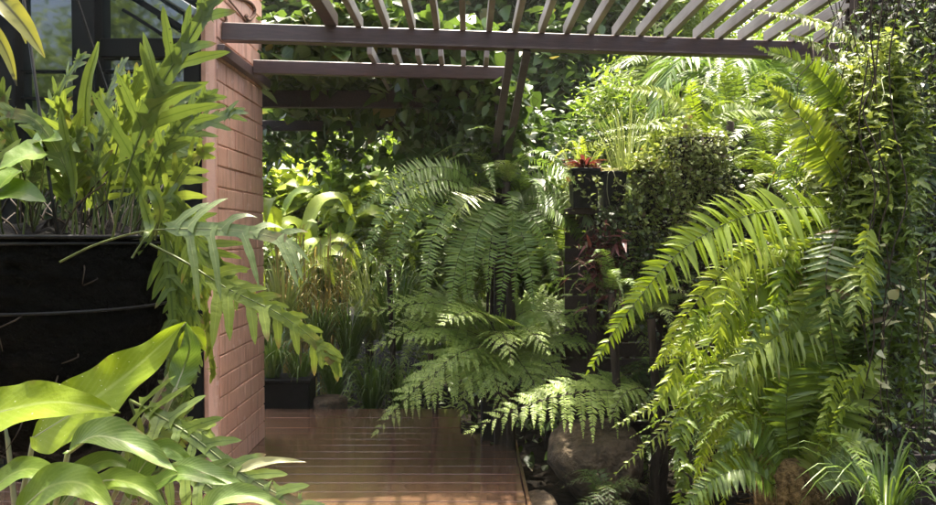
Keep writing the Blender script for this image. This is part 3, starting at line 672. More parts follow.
def aroid():
    base = at(30, 640, 1.12); base[2] = .66
    pot = MB(); pot.lathe((base[0], base[1], 0), [(0, 0), (.13, 0), (.17, .62), (.185, .62), (.19, .68), (.17, .68), (.165, .64), (0, .64)], 32); tag(pot.build('tall_planter', M['black_pot'], None, True, (base[0], base[1], 0)), 'tall black planter on the deck holding the broad-leaved lime plant', 'planter')
    t = thing('broad_leaf_plant', 'plant with big lime green speckled paddle leaves in the lower left foreground', 'plant', base); rs = np.random.RandomState(35)
    L = [  # leaf midline, half width, material, hint, petiole foot
        (((34, 437, 1.10), (80, 408, 1.08), (130, 372, 1.07), (186, 322, 1.08)), .058, 'aroid', (.25, -.75, .75), P_DROP),
        (((-40, 424, 1.0), (10, 409, .98), (60, 402, .97), (120, 412, .98)), .038, 'aroid', (.0, -.8, .7), P_DROP),
        (((68, 452, 1.02), (96, 436, 1.0), (135, 446, .99), (178, 472, .99)), .027, 'aroid_silver', (.1, -.55, .85), P_DROP),
        (((18, 512, .95), (50, 486, .94), (84, 484, .93), (116, 512, .92)), .030, 'aroid_mid', (.1, -.7, .7), P_DROP),
        (((86, 484, 1.0), (116, 480, .99), (146, 490, .98), (170, 516, .97)), .019, 'aroid_mid', (.1, -.6, .8), P_DROP),
        (((-20, 500, 1.0), (12, 474, .98), (40, 470, .97), (74, 492, .96)), .022, 'aroid_mid', (.0, -.7, .7), P_DROP),
        (((52, 520, 1.08), (80, 474, 1.1), (112, 460, 1.1), (140, 474, 1.1)), .022, 'aroid_dark', (.2, -.8, .6), P_DROP),
        (((120, 484, 1.02), (150, 486, 1.0), (180, 474, .99), (232, 486, .98)), .016, 'aroid_dark', (.1, -.6, .8), P_DROP),
        (((160, 476, 1.04), (190, 470, 1.03), (220, 478, 1.03), (252, 492, 1.02)), .018, 'aroid_silver', (.0, -.5, .85), P_DROP),
        (((6, 424, 1.2), (12, 400, 1.2), (24, 376, 1.2), (38, 358, 1.2)), .022, 'aroid_dark', (-.2, -1, .2), P_DROP),
        (((130, 500, 1.05), (140, 470, 1.06), (165, 448, 1.07), (200, 470, 1.08)), .020, 'aroid_dark', (.2, -.8, .5), P_DROP),
        (((176, 388, 1.2), (184, 366, 1.22), (190, 345, 1.22), (186, 322, 1.22)), .024, 'aroid_dark', (.5, -.8, .3), P_DROP),
        (((182, 352, 1.25), (194, 335, 1.25), (200, 340, 1.25), (206, 352, 1.25)), .018, 'aroid', (.3, -1, .3), P_DROP),
        (((200, 520, .9), (220, 500, .9), (250, 496, .9), (290, 510, .9)), .016, 'aroid_silver', (.0, -.6, .8), P_DROP),
    ]
    for k, (pts, w, mat, hint, prof) in enumerate(L):
        m = MB(); p = P(*pts); bigleaf(m, p, hint, w, prof, 34, 12, .22 if mat != 'aroid_silver' else .5, .10, 3, 0, rs, .1 if k == 0 else 0, .0028)
        foot = base + np.array([rs.uniform(-.05, .05), rs.uniform(-.04, .04), 0]); mid = foot * .45 + p[0] * .55 + np.array([rs.normal(0, .01) - .02, .03, .02])
        m.tube(spline([foot, mid, p[0]], 16), np.linspace(.0075, .0038, 16), 7, 1); m.build('leaf', [M[mat], M['stem_pale']], t)
    m = MB()
    for k in range(9):
        f = base + np.array([rs.uniform(-.06, .06), rs.uniform(-.05, .05), -.02]); m.tube(spline([f, f + [rs.normal(0, .03), rs.normal(0, .03), .25], f + [rs.normal(0, .07), rs.normal(0, .05), .45]], 10), np.linspace(.008, .004, 10), 6)
    m.build('stem', M['stem_pale'], t)
    # second lobed fern, low
    o = at(150, 600, 1.16); o[2] = .66
    pot = MB(); pot.lathe((o[0], o[1] + .28, 0), [(0, 0), (.12, 0), (.15, .6), (.165, .6), (.168, .66), (.15, .66), (.148, .63), (0, .63)], 32); tag(pot.build('tall_planter', M['black_pot'], None, True, (o[0], o[1] + .28, 0)), 'tall black planter under the low lobed fern, nearer the pillar than the other planter', 'planter')
    o = o + np.array([0, .28, -.02])
    t = thing('lobed_fern', 'low fern with dark saw-edged lobed fronds reaching over the deck at bottom left', 'fern', o)
    C = (.1, -.8, .6)
    for pts, ll, lw, n, mat, t0, ang in ((((130, 400, 1.2), (152, 412, 1.15), (192, 436, 1.12), (236, 470, 1.10), (300, 506, 1.08)), .085, .0135, 8, 'lobe', .12, 62), (((120, 470, 1.2), (150, 440, 1.2), (180, 425, 1.2), (206, 432, 1.2)), .06, .012, 6, 'lobe_light', .2, 55),
                                     (((140, 480, 1.15), (170, 470, 1.1), (215, 490, 1.08), (250, 530, 1.06)), .07, .012, 7, 'lobe', .2, 55), (((160, 460, 1.3), (175, 430, 1.3), (178, 405, 1.3), (170, 385, 1.3)), .05, .011, 6, 'lobe_grey', .3, 50)):
        m = MB(); p = P(*pts); lobed(m, p, C, n + 1, ll * 1.1, lw * .85, .012, ang, bell(.8, .3, .45), t0, .12, .15, 0, .003, 1, rs, 30); m.tube(spline([o, o * .4 + p[0] * .6 + [-.02, .02, .02], p[0]], 12), .0026, 5, 1); m.build('frond', [M[mat], M['stem']], t)
    pale = MB(); pts = P((238, 470, 1.10), (262, 462, 1.10), (285, 460, 1.10), (306, 462, 1.10)); bigleaf(pale, pts, (0, -.8, .6), .011, P_LANCE, 16, 4, .3, .1, 3, 0, rs, 0, .001); pale.build('dry_lobe', [M['white_leaf'], M['stem_pale']], t)
aroid()
# ------------------------------------------------------------------ ferns of the middle distance
def child(me, name, parent, loc=(0, 0, 0), rot=(0, 0, 0), sc=1.0, mats=None):
    o = bpy.data.objects.new(name, me); COL.objects.link(o); o.parent = parent; o.location = loc; o.rotation_euler = rot; o.scale = (sc, sc, sc); return o
def arch(length, rise, fall, n=5):
    t = np.linspace(0, 1, n); return np.stack([0 * t, length * (t - .12 * t ** 3), length * (rise * np.sin(t * math.pi * .62) - fall * t ** 2.3)], 1)
FROND = {}
def frond_set(key, mats, make, k=4):
    FROND[key] = []
    for i in range(k):
        m = MB(); make(m, np.random.RandomState(100 + i), i); FROND[key].append(m.mesh('frond', mats))
def mk_sword(l, w, pairs, rise, fall, pw=.013, T=T_PINNA, sag=.15):
    return lambda m, rs, i: pinnate(m, arch(l * rs.uniform(.85, 1.1), rise * rs.uniform(.7, 1.2), fall * rs.uniform(.7, 1.3)) + np.array([[0, 0, 0]] * 2 + [[rs.normal(0, .03), 0, 0]] * 3), (0, -.1, 1), int(pairs * 1.2), w, pw * .62, 76, bell(.35, .35, .06), T, .12, sag, .08, .08, 0, .003, 1, rs, None, 45, .3, True, .03)
frond_set('sword_cool', [M['fern_cool'], M['stem_brown']], mk_sword(.85, .115, 40, .55, .75))
frond_set('sword_mid', [M['fern_mid'], M['stem']], mk_sword(.75, .085, 38, .6, .85))
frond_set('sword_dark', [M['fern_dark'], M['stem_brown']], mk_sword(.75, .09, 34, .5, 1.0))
frond_set('sword_sun', [M['fern_sun'], M['stem']], mk_sword(.75, .085, 40, .6, .9))
frond_set('sword_yellow', [M['fern_yellow'], M['stem']], mk_sword(.75, .065, 40, .75, .8))
frond_set('tree', [M['fern_tree'], M['stem_brown']], lambda m, rs, i: bipinnate(m, arch(.8 * rs.uniform(.9, 1.1), .45, .65), (0, -.1, 1), 15, .23, 18, 68, None, .32, 0, .004, 1, rs), 4)
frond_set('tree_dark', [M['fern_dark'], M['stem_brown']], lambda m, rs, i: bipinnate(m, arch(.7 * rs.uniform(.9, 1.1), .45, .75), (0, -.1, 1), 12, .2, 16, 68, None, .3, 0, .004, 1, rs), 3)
def fountain(t, key, n, rs, sc=(.8, 1.1), az=(0, 360), tilt=(-10, 35), r=.03, name='frond', top=0.0):
    """fronds fanning out of the crown of fern t"""
    ms = FROND[key]
    for k in range(n):
        a = R(az[0] + (az[1] - az[0]) * (k + rs.uniform(-.4, .4)) / n)
        child(ms[rs.randint(len(ms))], name, t, (-r * math.sin(a), r * math.cos(a), top + rs.uniform(-.03, .03)), (R(rs.uniform(*tilt)), R(rs.normal(0, 8)), a), rs.uniform(*sc))

def trunk_to_ground(t, top, r, mat, name='trunk', lean=(.04, .05)):
    m = MB(); top = np.array(top); g = np.array([top[0] + lean[0], top[1] + lean[1], -.28]); n = 14
    c = spline([g, g * .5 + top * .5 + [.02, -.02, 0], top], n); rr = np.linspace(r * 1.25, r, n) * (1 + .1 * np.sin(np.arange(n) * 2.1)); m.tube(c, rr, 10); m.build(name, M[mat], t)

def sword_mid():
    crown = at(500, 205, 4.93); t = thing('sword_fern', 'large cool green sword fern fountaining over the middle, right of the tan reeds', 'fern', crown); rs = np.random.RandomState(41)
    trunk_to_ground(t, crown + [0, .05, -.03], .035, 'bark')
    H = [(((492, 198, 4.88), (462, 180, 4.73), (425, 190, 4.58), (400, 235, 4.48), (392, 300, 4.43)), .135, 34), (((492, 200, 4.83), (462, 200, 4.63), (434, 235, 4.48), (424, 305, 4.38)), .13, 34),
         (((488, 194, 4.98), (455, 172, 4.88), (410, 178, 4.83), (358, 212, 4.78)), .115, 34), (((500, 194, 4.78), (486, 192, 4.58), (460, 208, 4.43), (436, 246, 4.95)), .12, 30),
         (((500, 205, 4.78), (476, 222, 4.58), (458, 258, 4.48), (450, 312, 4.38)), .13, 34), (((508, 206, 4.78), (496, 220, 4.58), (490, 250, 4.48), (488, 290, 4.43)), .09, 26),
         (((512, 208, 4.78), (528, 214, 4.58), (546, 240, 4.53), (558, 292, 4.48)), .10, 28), (((508, 208, 4.73), (520, 230, 4.53), (530, 265, 4.48), (534, 310, 4.43)), .11, 30),
         (((514, 206, 4.78), (545, 205, 4.68), (572, 226, 4.68), (592, 262, 4.68)), .11, 30), (((512, 200, 4.88), (540, 182, 4.88), (560, 190, 4.88), (590, 214, 4.88)), .10, 30),
         (((488, 200, 4.83), (446, 190, 4.68), (414, 212, 4.58), (372, 292, 4.53)), .11, 34), (((498, 210, 4.73), (470, 240, 4.58), (466, 280, 4.53), (474, 320, 4.48)), .10, 30)]
    H += [(((488, 192, 4.85), (450, 168, 4.7), (402, 176, 4.6), (350, 218, 4.55)), .135, 34), (((488, 196, 4.8), (440, 180, 4.6), (392, 204, 4.5), (360, 268, 4.45)), .13, 34), (((512, 198, 4.9), (550, 176, 4.85), (584, 190, 4.85), (612, 226, 4.85)), .12, 30)]
    H += [(((503, 204, 4.9), (508, 212, 4.6), (506, 244, 4.5), (500, 312, 4.45)), .115, 30), (((500, 206, 4.9), (494, 206, 4.6), (478, 232, 4.45), (470, 300, 4.4)), .12, 30), (((505, 206, 4.9), (516, 214, 4.6), (518, 250, 4.5), (514, 300, 4.45)), .105, 28), (((508, 202, 4.95), (530, 196, 4.8), (560, 206, 4.75), (582, 236, 4.7)), .10, 28)]
    for k, (pts, w, n) in enumerate(H):
        m = MB(); pinnate(m, P(*pts), (rs.normal(.0, .15), -.75, .75), int(n * 1.45), w * 1.05, .0095, 82, bell(.4, .4, .12), T_PINNA, .1, .07, .10, .06, 0, .0035, 1, rs, None, 66, .2); m.build('frond', [M['fern_cool' if k not in (3,) else 'fern_pale'], M['stem_brown']], t)
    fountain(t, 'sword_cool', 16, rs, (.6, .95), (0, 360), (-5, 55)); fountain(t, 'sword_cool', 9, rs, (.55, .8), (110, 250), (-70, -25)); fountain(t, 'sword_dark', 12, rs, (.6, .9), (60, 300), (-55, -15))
    c2 = at(506, 182, 4.73); t2 = thing('tree_fern', 'small tree fern with short pale fronds topping the trunk behind the sword fern', 'fern', c2); fountain(t2, 'tree', 11, rs, (.22, .36), (0, 360), (10, 60), .01)
    trunk_to_ground(t2, c2 + [0, .02, 0], .03, 'bark')
sword_mid()

def tree_fern():
    crown = at(500, 346, 4.85); t = thing('tree_fern', 'low tree fern with wide lacy fronds spread flat over the far edge of the deck', 'fern', crown); rs = np.random.RandomState(43)
    trunk_to_ground(t, crown + [0, .02, -.02], .06, 'bark')
    H = [(((500, 340, 4.8), (468, 312, 4.7), (425, 303, 4.55), (372, 313, 4.45)), .20, 17), (((498, 342, 4.75), (455, 328, 4.6), (415, 330, 4.5), (380, 346, 4.4)), .19, 16), (((500, 348, 4.7), (462, 358, 4.45), (420, 385, 4.3), (378, 430, 4.2)), .20, 17),
         (((502, 340, 4.8), (520, 314, 4.75), (556, 312, 4.7), (598, 326, 4.7)), .18, 16), (((504, 344, 4.8), (540, 334, 4.75), (580, 336, 4.7), (612, 354, 4.7)), .17, 15), (((505, 350, 4.75), (535, 356, 4.6), (562, 376, 4.5), (576, 398, 4.45)), .17, 14),
         (((500, 342, 4.7), (486, 316, 4.5), (468, 312, 4.3), (446, 322, 4.15)), .20, 15), (((502, 344, 4.7), (520, 330, 4.5), (534, 334, 4.3), (548, 352, 4.2)), .18, 14), (((500, 350, 4.7), (482, 362, 4.45), (470, 385, 4.35), (462, 412, 4.3)), .16, 14),
         (((498, 338, 4.9), (470, 316, 4.95), (430, 312, 4.95), (395, 322, 4.95)), .18, 15), (((504, 338, 4.9), (530, 310, 5.0), (566, 306, 5.0), (590, 316, 5.0)), .17, 15),
         (((500, 346, 4.7), (494, 356, 4.45), (496, 380, 4.3), (506, 412, 4.25)), .17, 14), (((504, 346, 4.7), (520, 362, 4.45), (534, 384, 4.35), (540, 410, 4.3)), .17, 14), (((500, 342, 4.65), (500, 332, 4.4), (506, 340, 4.2), (512, 362, 4.1)), .17, 14), (((498, 346, 4.7), (474, 348, 4.4), (446, 362, 4.25), (428, 388, 4.2)), .18, 15)]
    for k, (pts, w, n) in enumerate(H):
        flat = k in (0, 1, 3, 4, 6, 9, 10); m = MB(); p = P(*pts); p[-1] += (p[-1] - p[-2]) * (.28 if flat else .15); bipinnate(m, p, (0, -.45, .9) if flat else (0, -.62, .8), n, w * (1.6 if flat else 1.35), 26, 66, None, .16 if flat else .36, 0, .004, 1, rs, .12, .16 if flat else .08); m.build('frond', [M['fern_tree'], M['stem_brown']], t)
    fountain(t, 'tree', 7, rs, (.7, .95), (-80, 80), (0, 30))
    pot = at(489, 356, 5.0); m = MB(); m.box((pot[0], pot[1], (pot[2] - .28) / 2 + .08), (.12, .12, pot[2] + .28), 0, None, .01); tag(m.build('fern_pot', M['black_pot'], None, False, (pot[0], pot[1], -.26)), 'tall black square pot half hidden by the flat lacy tree fern', 'pot')
    crown = at(655, 398, 4.5); t = thing('tree_fern', 'tree fern whose single bright lacy frond hangs over the boulder beside the deck', 'fern', crown); trunk_to_ground(t, crown + [0, .02, -.02], .05, 'bark')
    for pts, w, n in ((((650, 398, 4.4), (600, 390, 4.2), (530, 404, 4.0), (464, 434, 3.9)), .19, 19), (((650, 400, 4.5), (630, 386, 4.4), (600, 380, 4.35), (570, 388, 4.3)), .15, 14), (((655, 398, 4.4), (640, 388, 4.2), (622, 396, 4.05), (610, 420, 3.98)), .11, 12)):
        m = MB(); bipinnate(m, P(*pts), (0, -.62, .8), n, w * 1.35, 24, 66, bell(.6, .4, .1), .34, 0, .004, 1, rs, .1); m.build('frond', [M['fern_tree'], M['stem_brown']], t)
    fountain(t, 'tree_dark', 8, rs, (.5, .8), (-120, 100), (0, 35))
tree_fern()

def small_ferns():
    rs = np.random.RandomState(45)
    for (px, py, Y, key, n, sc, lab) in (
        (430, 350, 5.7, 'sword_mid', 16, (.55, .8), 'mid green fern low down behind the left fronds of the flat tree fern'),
        (606, 500, 3.92, 'tree_dark', 12, (.3, .45), 'dark lacy fern added in front of the flat-topped boulder, standing in for the shade under it'),  # added fern, its dark leaves stand in for shade on the boulder's underside
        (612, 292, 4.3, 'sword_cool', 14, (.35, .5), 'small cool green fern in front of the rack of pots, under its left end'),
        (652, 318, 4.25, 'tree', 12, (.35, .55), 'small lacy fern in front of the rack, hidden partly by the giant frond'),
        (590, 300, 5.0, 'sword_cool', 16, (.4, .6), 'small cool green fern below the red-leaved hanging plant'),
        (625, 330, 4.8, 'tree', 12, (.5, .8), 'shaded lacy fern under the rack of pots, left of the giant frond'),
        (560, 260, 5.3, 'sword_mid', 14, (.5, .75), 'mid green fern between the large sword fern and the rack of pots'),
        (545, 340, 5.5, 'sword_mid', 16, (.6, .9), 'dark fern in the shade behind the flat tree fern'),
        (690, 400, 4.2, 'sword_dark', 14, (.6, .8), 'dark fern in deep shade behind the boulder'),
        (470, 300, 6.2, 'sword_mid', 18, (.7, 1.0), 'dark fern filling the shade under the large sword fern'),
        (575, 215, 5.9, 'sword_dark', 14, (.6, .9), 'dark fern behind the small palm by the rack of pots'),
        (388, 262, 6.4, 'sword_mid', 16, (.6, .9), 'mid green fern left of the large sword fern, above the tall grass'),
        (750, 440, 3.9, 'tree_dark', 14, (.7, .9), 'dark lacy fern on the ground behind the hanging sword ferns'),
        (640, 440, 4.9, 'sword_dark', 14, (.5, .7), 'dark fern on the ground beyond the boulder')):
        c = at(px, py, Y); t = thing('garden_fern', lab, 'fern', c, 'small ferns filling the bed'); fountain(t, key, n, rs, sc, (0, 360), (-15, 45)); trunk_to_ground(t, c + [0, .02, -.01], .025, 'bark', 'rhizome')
small_ferns()

def strap_clump(lab, c, n, L, mats, rs, spread=.6, w=.011, droop=1.0, r=.07, name='strap_clump', cat='plant', T=None, group='strap-leaved clumps along the far deck edge'):
    t = thing(name, lab, cat, c, group); m = MB(); c = np.array(c)
    for k in range(n):
        a = rs.uniform(0, 6.283); l = L * rs.uniform(.5, 1.15); d = np.array([math.cos(a), math.sin(a), 0]); s = spread * rs.uniform(.2, 1.2); f = droop * rs.uniform(.1, 1.1) * s
        o = c + d * r * rs.rand() ** .5
        p = spline([o, o + d * l * s * .35 + [0, 0, l * .5], o + d * l * s * .75 + [0, 0, l * (.78 - .25 * f)], o + d * l * s * 1.15 + [0, 0, l * (.85 - .95 * f)]], 9)
        bigleaf(m, p, (0, 0, 1) if s > .35 else (-d[0], -d[1], .6), w * rs.uniform(.6, 1.1), lambda v: max(.06, min(1, .55 + v * 2) * (1 - v ** 3)), 8, 2, .35, 0, 1, 0, rs, 0, 0)
    m.build('leaves', mats, t); return t
def clumps():
    rs = np.random.RandomState(47)
    G = [(272, 378, 6.0, 80, .50, 'grass', 'strappy green clump in the black trough nearest the pillar'), (300, 376, 6.05, 70, .46, 'grass', 'strappy green clump at the right end of the black trough'), (335, 385, 6.35, 100, .62, 'grass', 'strappy clump behind the round stone block'),
         (372, 400, 6.2, 110, .62, 'grass', 'grassy clump between the round stone block and the flat tree fern'), (405, 402, 6.1, 90, .55, 'grass', 'grassy clump under the left tip of the flat tree fern'), (350, 350, 6.7, 130, .72, 'grass', 'taller grassy clump behind the others, under the tan reeds'),
         (395, 340, 6.6, 130, 1.05, 'grass', 'tall grassy clump under the left side of the large sword fern'), (282, 330, 6.6, 110, 1.0, 'grass_pale', 'pale upright strap clump beside the pillar behind the trough'), (318, 340, 6.55, 110, .62, 'grass', 'tall grassy clump right in front of the tan reeds'),
         (372, 330, 7.0, 120, 1.15, 'grass_pale', 'tallest pale grassy clump, right of the tan reeds'), (440, 405, 6.0, 80, .5, 'grass', 'grassy clump behind the flat tree fern at the deck edge')]
    for px, py, Y, n, L, mat, lab in G:
        c = at(px, py, Y); c[2] = max(c[2] - .1, -.26) if Y > 6.02 else .24; strap_clump(lab, c, n, L, [M[mat], M['stem']], rs)
    # feathery ground cover between the clumps
    m = MB(); pos = np.stack([rs.uniform(-1.7, .2, 1500), rs.uniform(6.0, 7.6, 1500), rs.uniform(-.24, .5, 1500)], 1); pos[:, 2] = -.24 + (pos[:, 2] + .24) * np.clip((pos[:, 1] - 5.9), 0.1, 1) 
    scatter(m, pos, T_LANCE, .10, 0, rs, None, -.3, .6, .12); structure(m.build('ground_cover', M['leaf_mid']), 'stuff')
    m = MB(); pos = np.stack([rs.uniform(.1, 2.6, 1800), rs.uniform(4.7, 7.0, 1800), rs.uniform(-.24, .55, 1800)], 1); scatter(m, pos, T_OVAL, .09, 0, rs, None, .1, .6, .3); structure(m.build('undergrowth', M['vine_dark']), 'stuff')
clumps()

def reeds():
    rs = np.random.RandomState(49); c = at(312, 310, 6.9); c[2] = -.26; t = thing('reed_clump', 'clump of thin tan upright reeds behind the grasses near the pillar', 'reed', c)
    for k in range(70):
        m = MB(); o = c + np.array([rs.uniform(-.30, .30), rs.uniform(-.12, .12), 0]); h = rs.uniform(1.2, 1.9); q = np.array([(o[0] - c[0]) * .35 + rs.normal(0, .05), rs.normal(0, .06), 0])
        m.tube(spline([o, o + q * .3 + [0, 0, h * .5], o + q + [0, 0, h]], 8), np.linspace(.007, .003, 8), 4, 0, False)
        for j in range(3):
            f = rs.uniform(.4, .95); b = o + q * f * f + np.array([0, 0, h * f]); d = unit(np.array([rs.normal(), rs.normal(), 0])); bigleaf(m, spline([b, b + d * .05 + [0, 0, .12], b + d * .16 + [0, 0, .14]], 6), (0, 0, 1), .006, P_STRAP, 5, 2, .3, 0, 1, 0, rs, 0, 0)
        m.build('reed', [M['straw'], M['straw']], t)
reeds()

def ginger():
    rs = np.random.RandomState(51)
    for (px, Y, n, lab, mat) in ((280, 7.3, 9, 'broad paddle-leaved lime plant right beside the pillar under the dark vine', 'leaf_lime'), (325, 8.0, 9, 'broad-leaved yellow-green plant behind the tan reeds', 'leaf_lime'), (255, 8.2, 8, 'broad-leaved plant further back, half behind the pillar', 'leaf_sun')):
        c = at(px, 300, Y); c[2] = -.26; t = thing('paddle_leaf_plant', lab, 'plant', c, 'broad paddle-leaved plants in the sunny back bed')
        for k in range(n):
            a = rs.uniform(0, 6.283); d = np.array([math.cos(a), math.sin(a) * .6, 0]); h = rs.uniform(1.1, 2.0); l = rs.uniform(.45, .7); b = c + d * .12; top = b + d * .2 + np.array([0, 0, h])
            m = MB(); m.tube(spline([c, b + [0, 0, h * .5], top], 8), np.linspace(.014, .006, 8), 5, 1)
            bigleaf(m, np.array([top, top + d * l * .35 + [0, 0, l * .55], top + d * l * .8 + [0, 0, l * .6], top + d * l * 1.1 + [0, 0, l * .2]]), (d[0] * -.4, -.6, .7), l * .17, P_DROP, 14, 6, .25, .06, 3, 0, rs, 0, .004)
            m.build('leaf', [M[mat], M['stem']], t)
ginger()
# ------------------------------------------------------------------ rack of pots
RY = 4.55
def rack():
    a = at(572, 208, RY); b = at(748, 208, RY + .15); z = a[2]
    t = thing('plant_rack', 'dark timber rack behind the trailing greenery, carrying a row of black pots', 'rack', ((a[0] + b[0]) / 2, RY + .1, -.26))
    for x in (a[0] + .16, (a[0] + b[0]) / 2, b[0] - .03):
        m = MB(); m.bar((x, RY + .14, -.26), (x, RY + .14, z - .03), .06, .06, 0, .004, (0, 1, 0)); m.build('post', M['timber_dark'], t, False)
    m = MB(); m.bar((a[0] - .03, RY + .1, z - .02), (b[0] + .05, RY + .1, z - .02), .26, .04, 0, .004); m.build('shelf', M['timber_dark'], t, False)
    m = MB()
    for k in range(14): zz = z - .10 - k * .11; m.bar((a[0] - .02, RY + .185, zz), (b[0] + .04, RY + .185, zz), .02, .095, 0, .002)
    m.build('back_panel', M['timber_dark'], t, False)
    return z
RZ = rack()
def pot(px0, px1, ptop, Y, lab, z=None, lean=0):
    z = RZ if z is None else z; a = at(px0, 200, Y); b = at(px1, 200, Y); w = b[0] - a[0]; x = (a[0] + b[0]) / 2; h = at(px0, ptop, Y)[2] - z
    t = thing('square_pot', lab, 'pot', (x, Y, z), 'square black pots in the row on the rack')
    m = MB(); q = .86
    V = [(sx * w / 2 * s, sy * w / 2 * s, zz) for s, zz in ((q, 0), (1, h)) for sx, sy in ((-1, -1), (1, -1), (1, 1), (-1, 1))]
    m.add(np.array(V) + [x, Y, z], [(0, 3, 2, 1), (0, 1, 5, 4), (1, 2, 6, 5), (2, 3, 7, 6), (3, 0, 4, 7)]); m.build('body', M['black_pot'], t, False)
    m = MB()
    for s in (-1, 1): m.box((x + s * w / 2, Y, z + h), (.012, w + .012, .022), 0, None, .002); m.box((x, Y + s * w / 2, z + h + .001), (w - .0125, .012, .022), 0, None, .002)
    m.build('rim', M['black_pot'], t, False)
    m = MB(); m.box((x, Y, z + h - .012), (w - .014, w - .014, .01)); m.build('soil', M['soil'], t, False)
    return np.array([x, Y, z + h]), w
POT = [pot(570, 597, 171, RY, 'leftmost black pot on the rack, under the red plant'), pot(600, 624, 174, RY - .02, 'second black pot on the rack, with one pale stem trailing over it'), pot(634, 660, 172, RY, 'third pot on the rack, wholly draped in small trailing leaves'),
       pot(673, 712, 142, RY - .05, 'tallest pot on the rack, its top overgrown with small green leaves'), pot(722, 747, 172, RY + .1, 'rightmost black pot on the rack')]

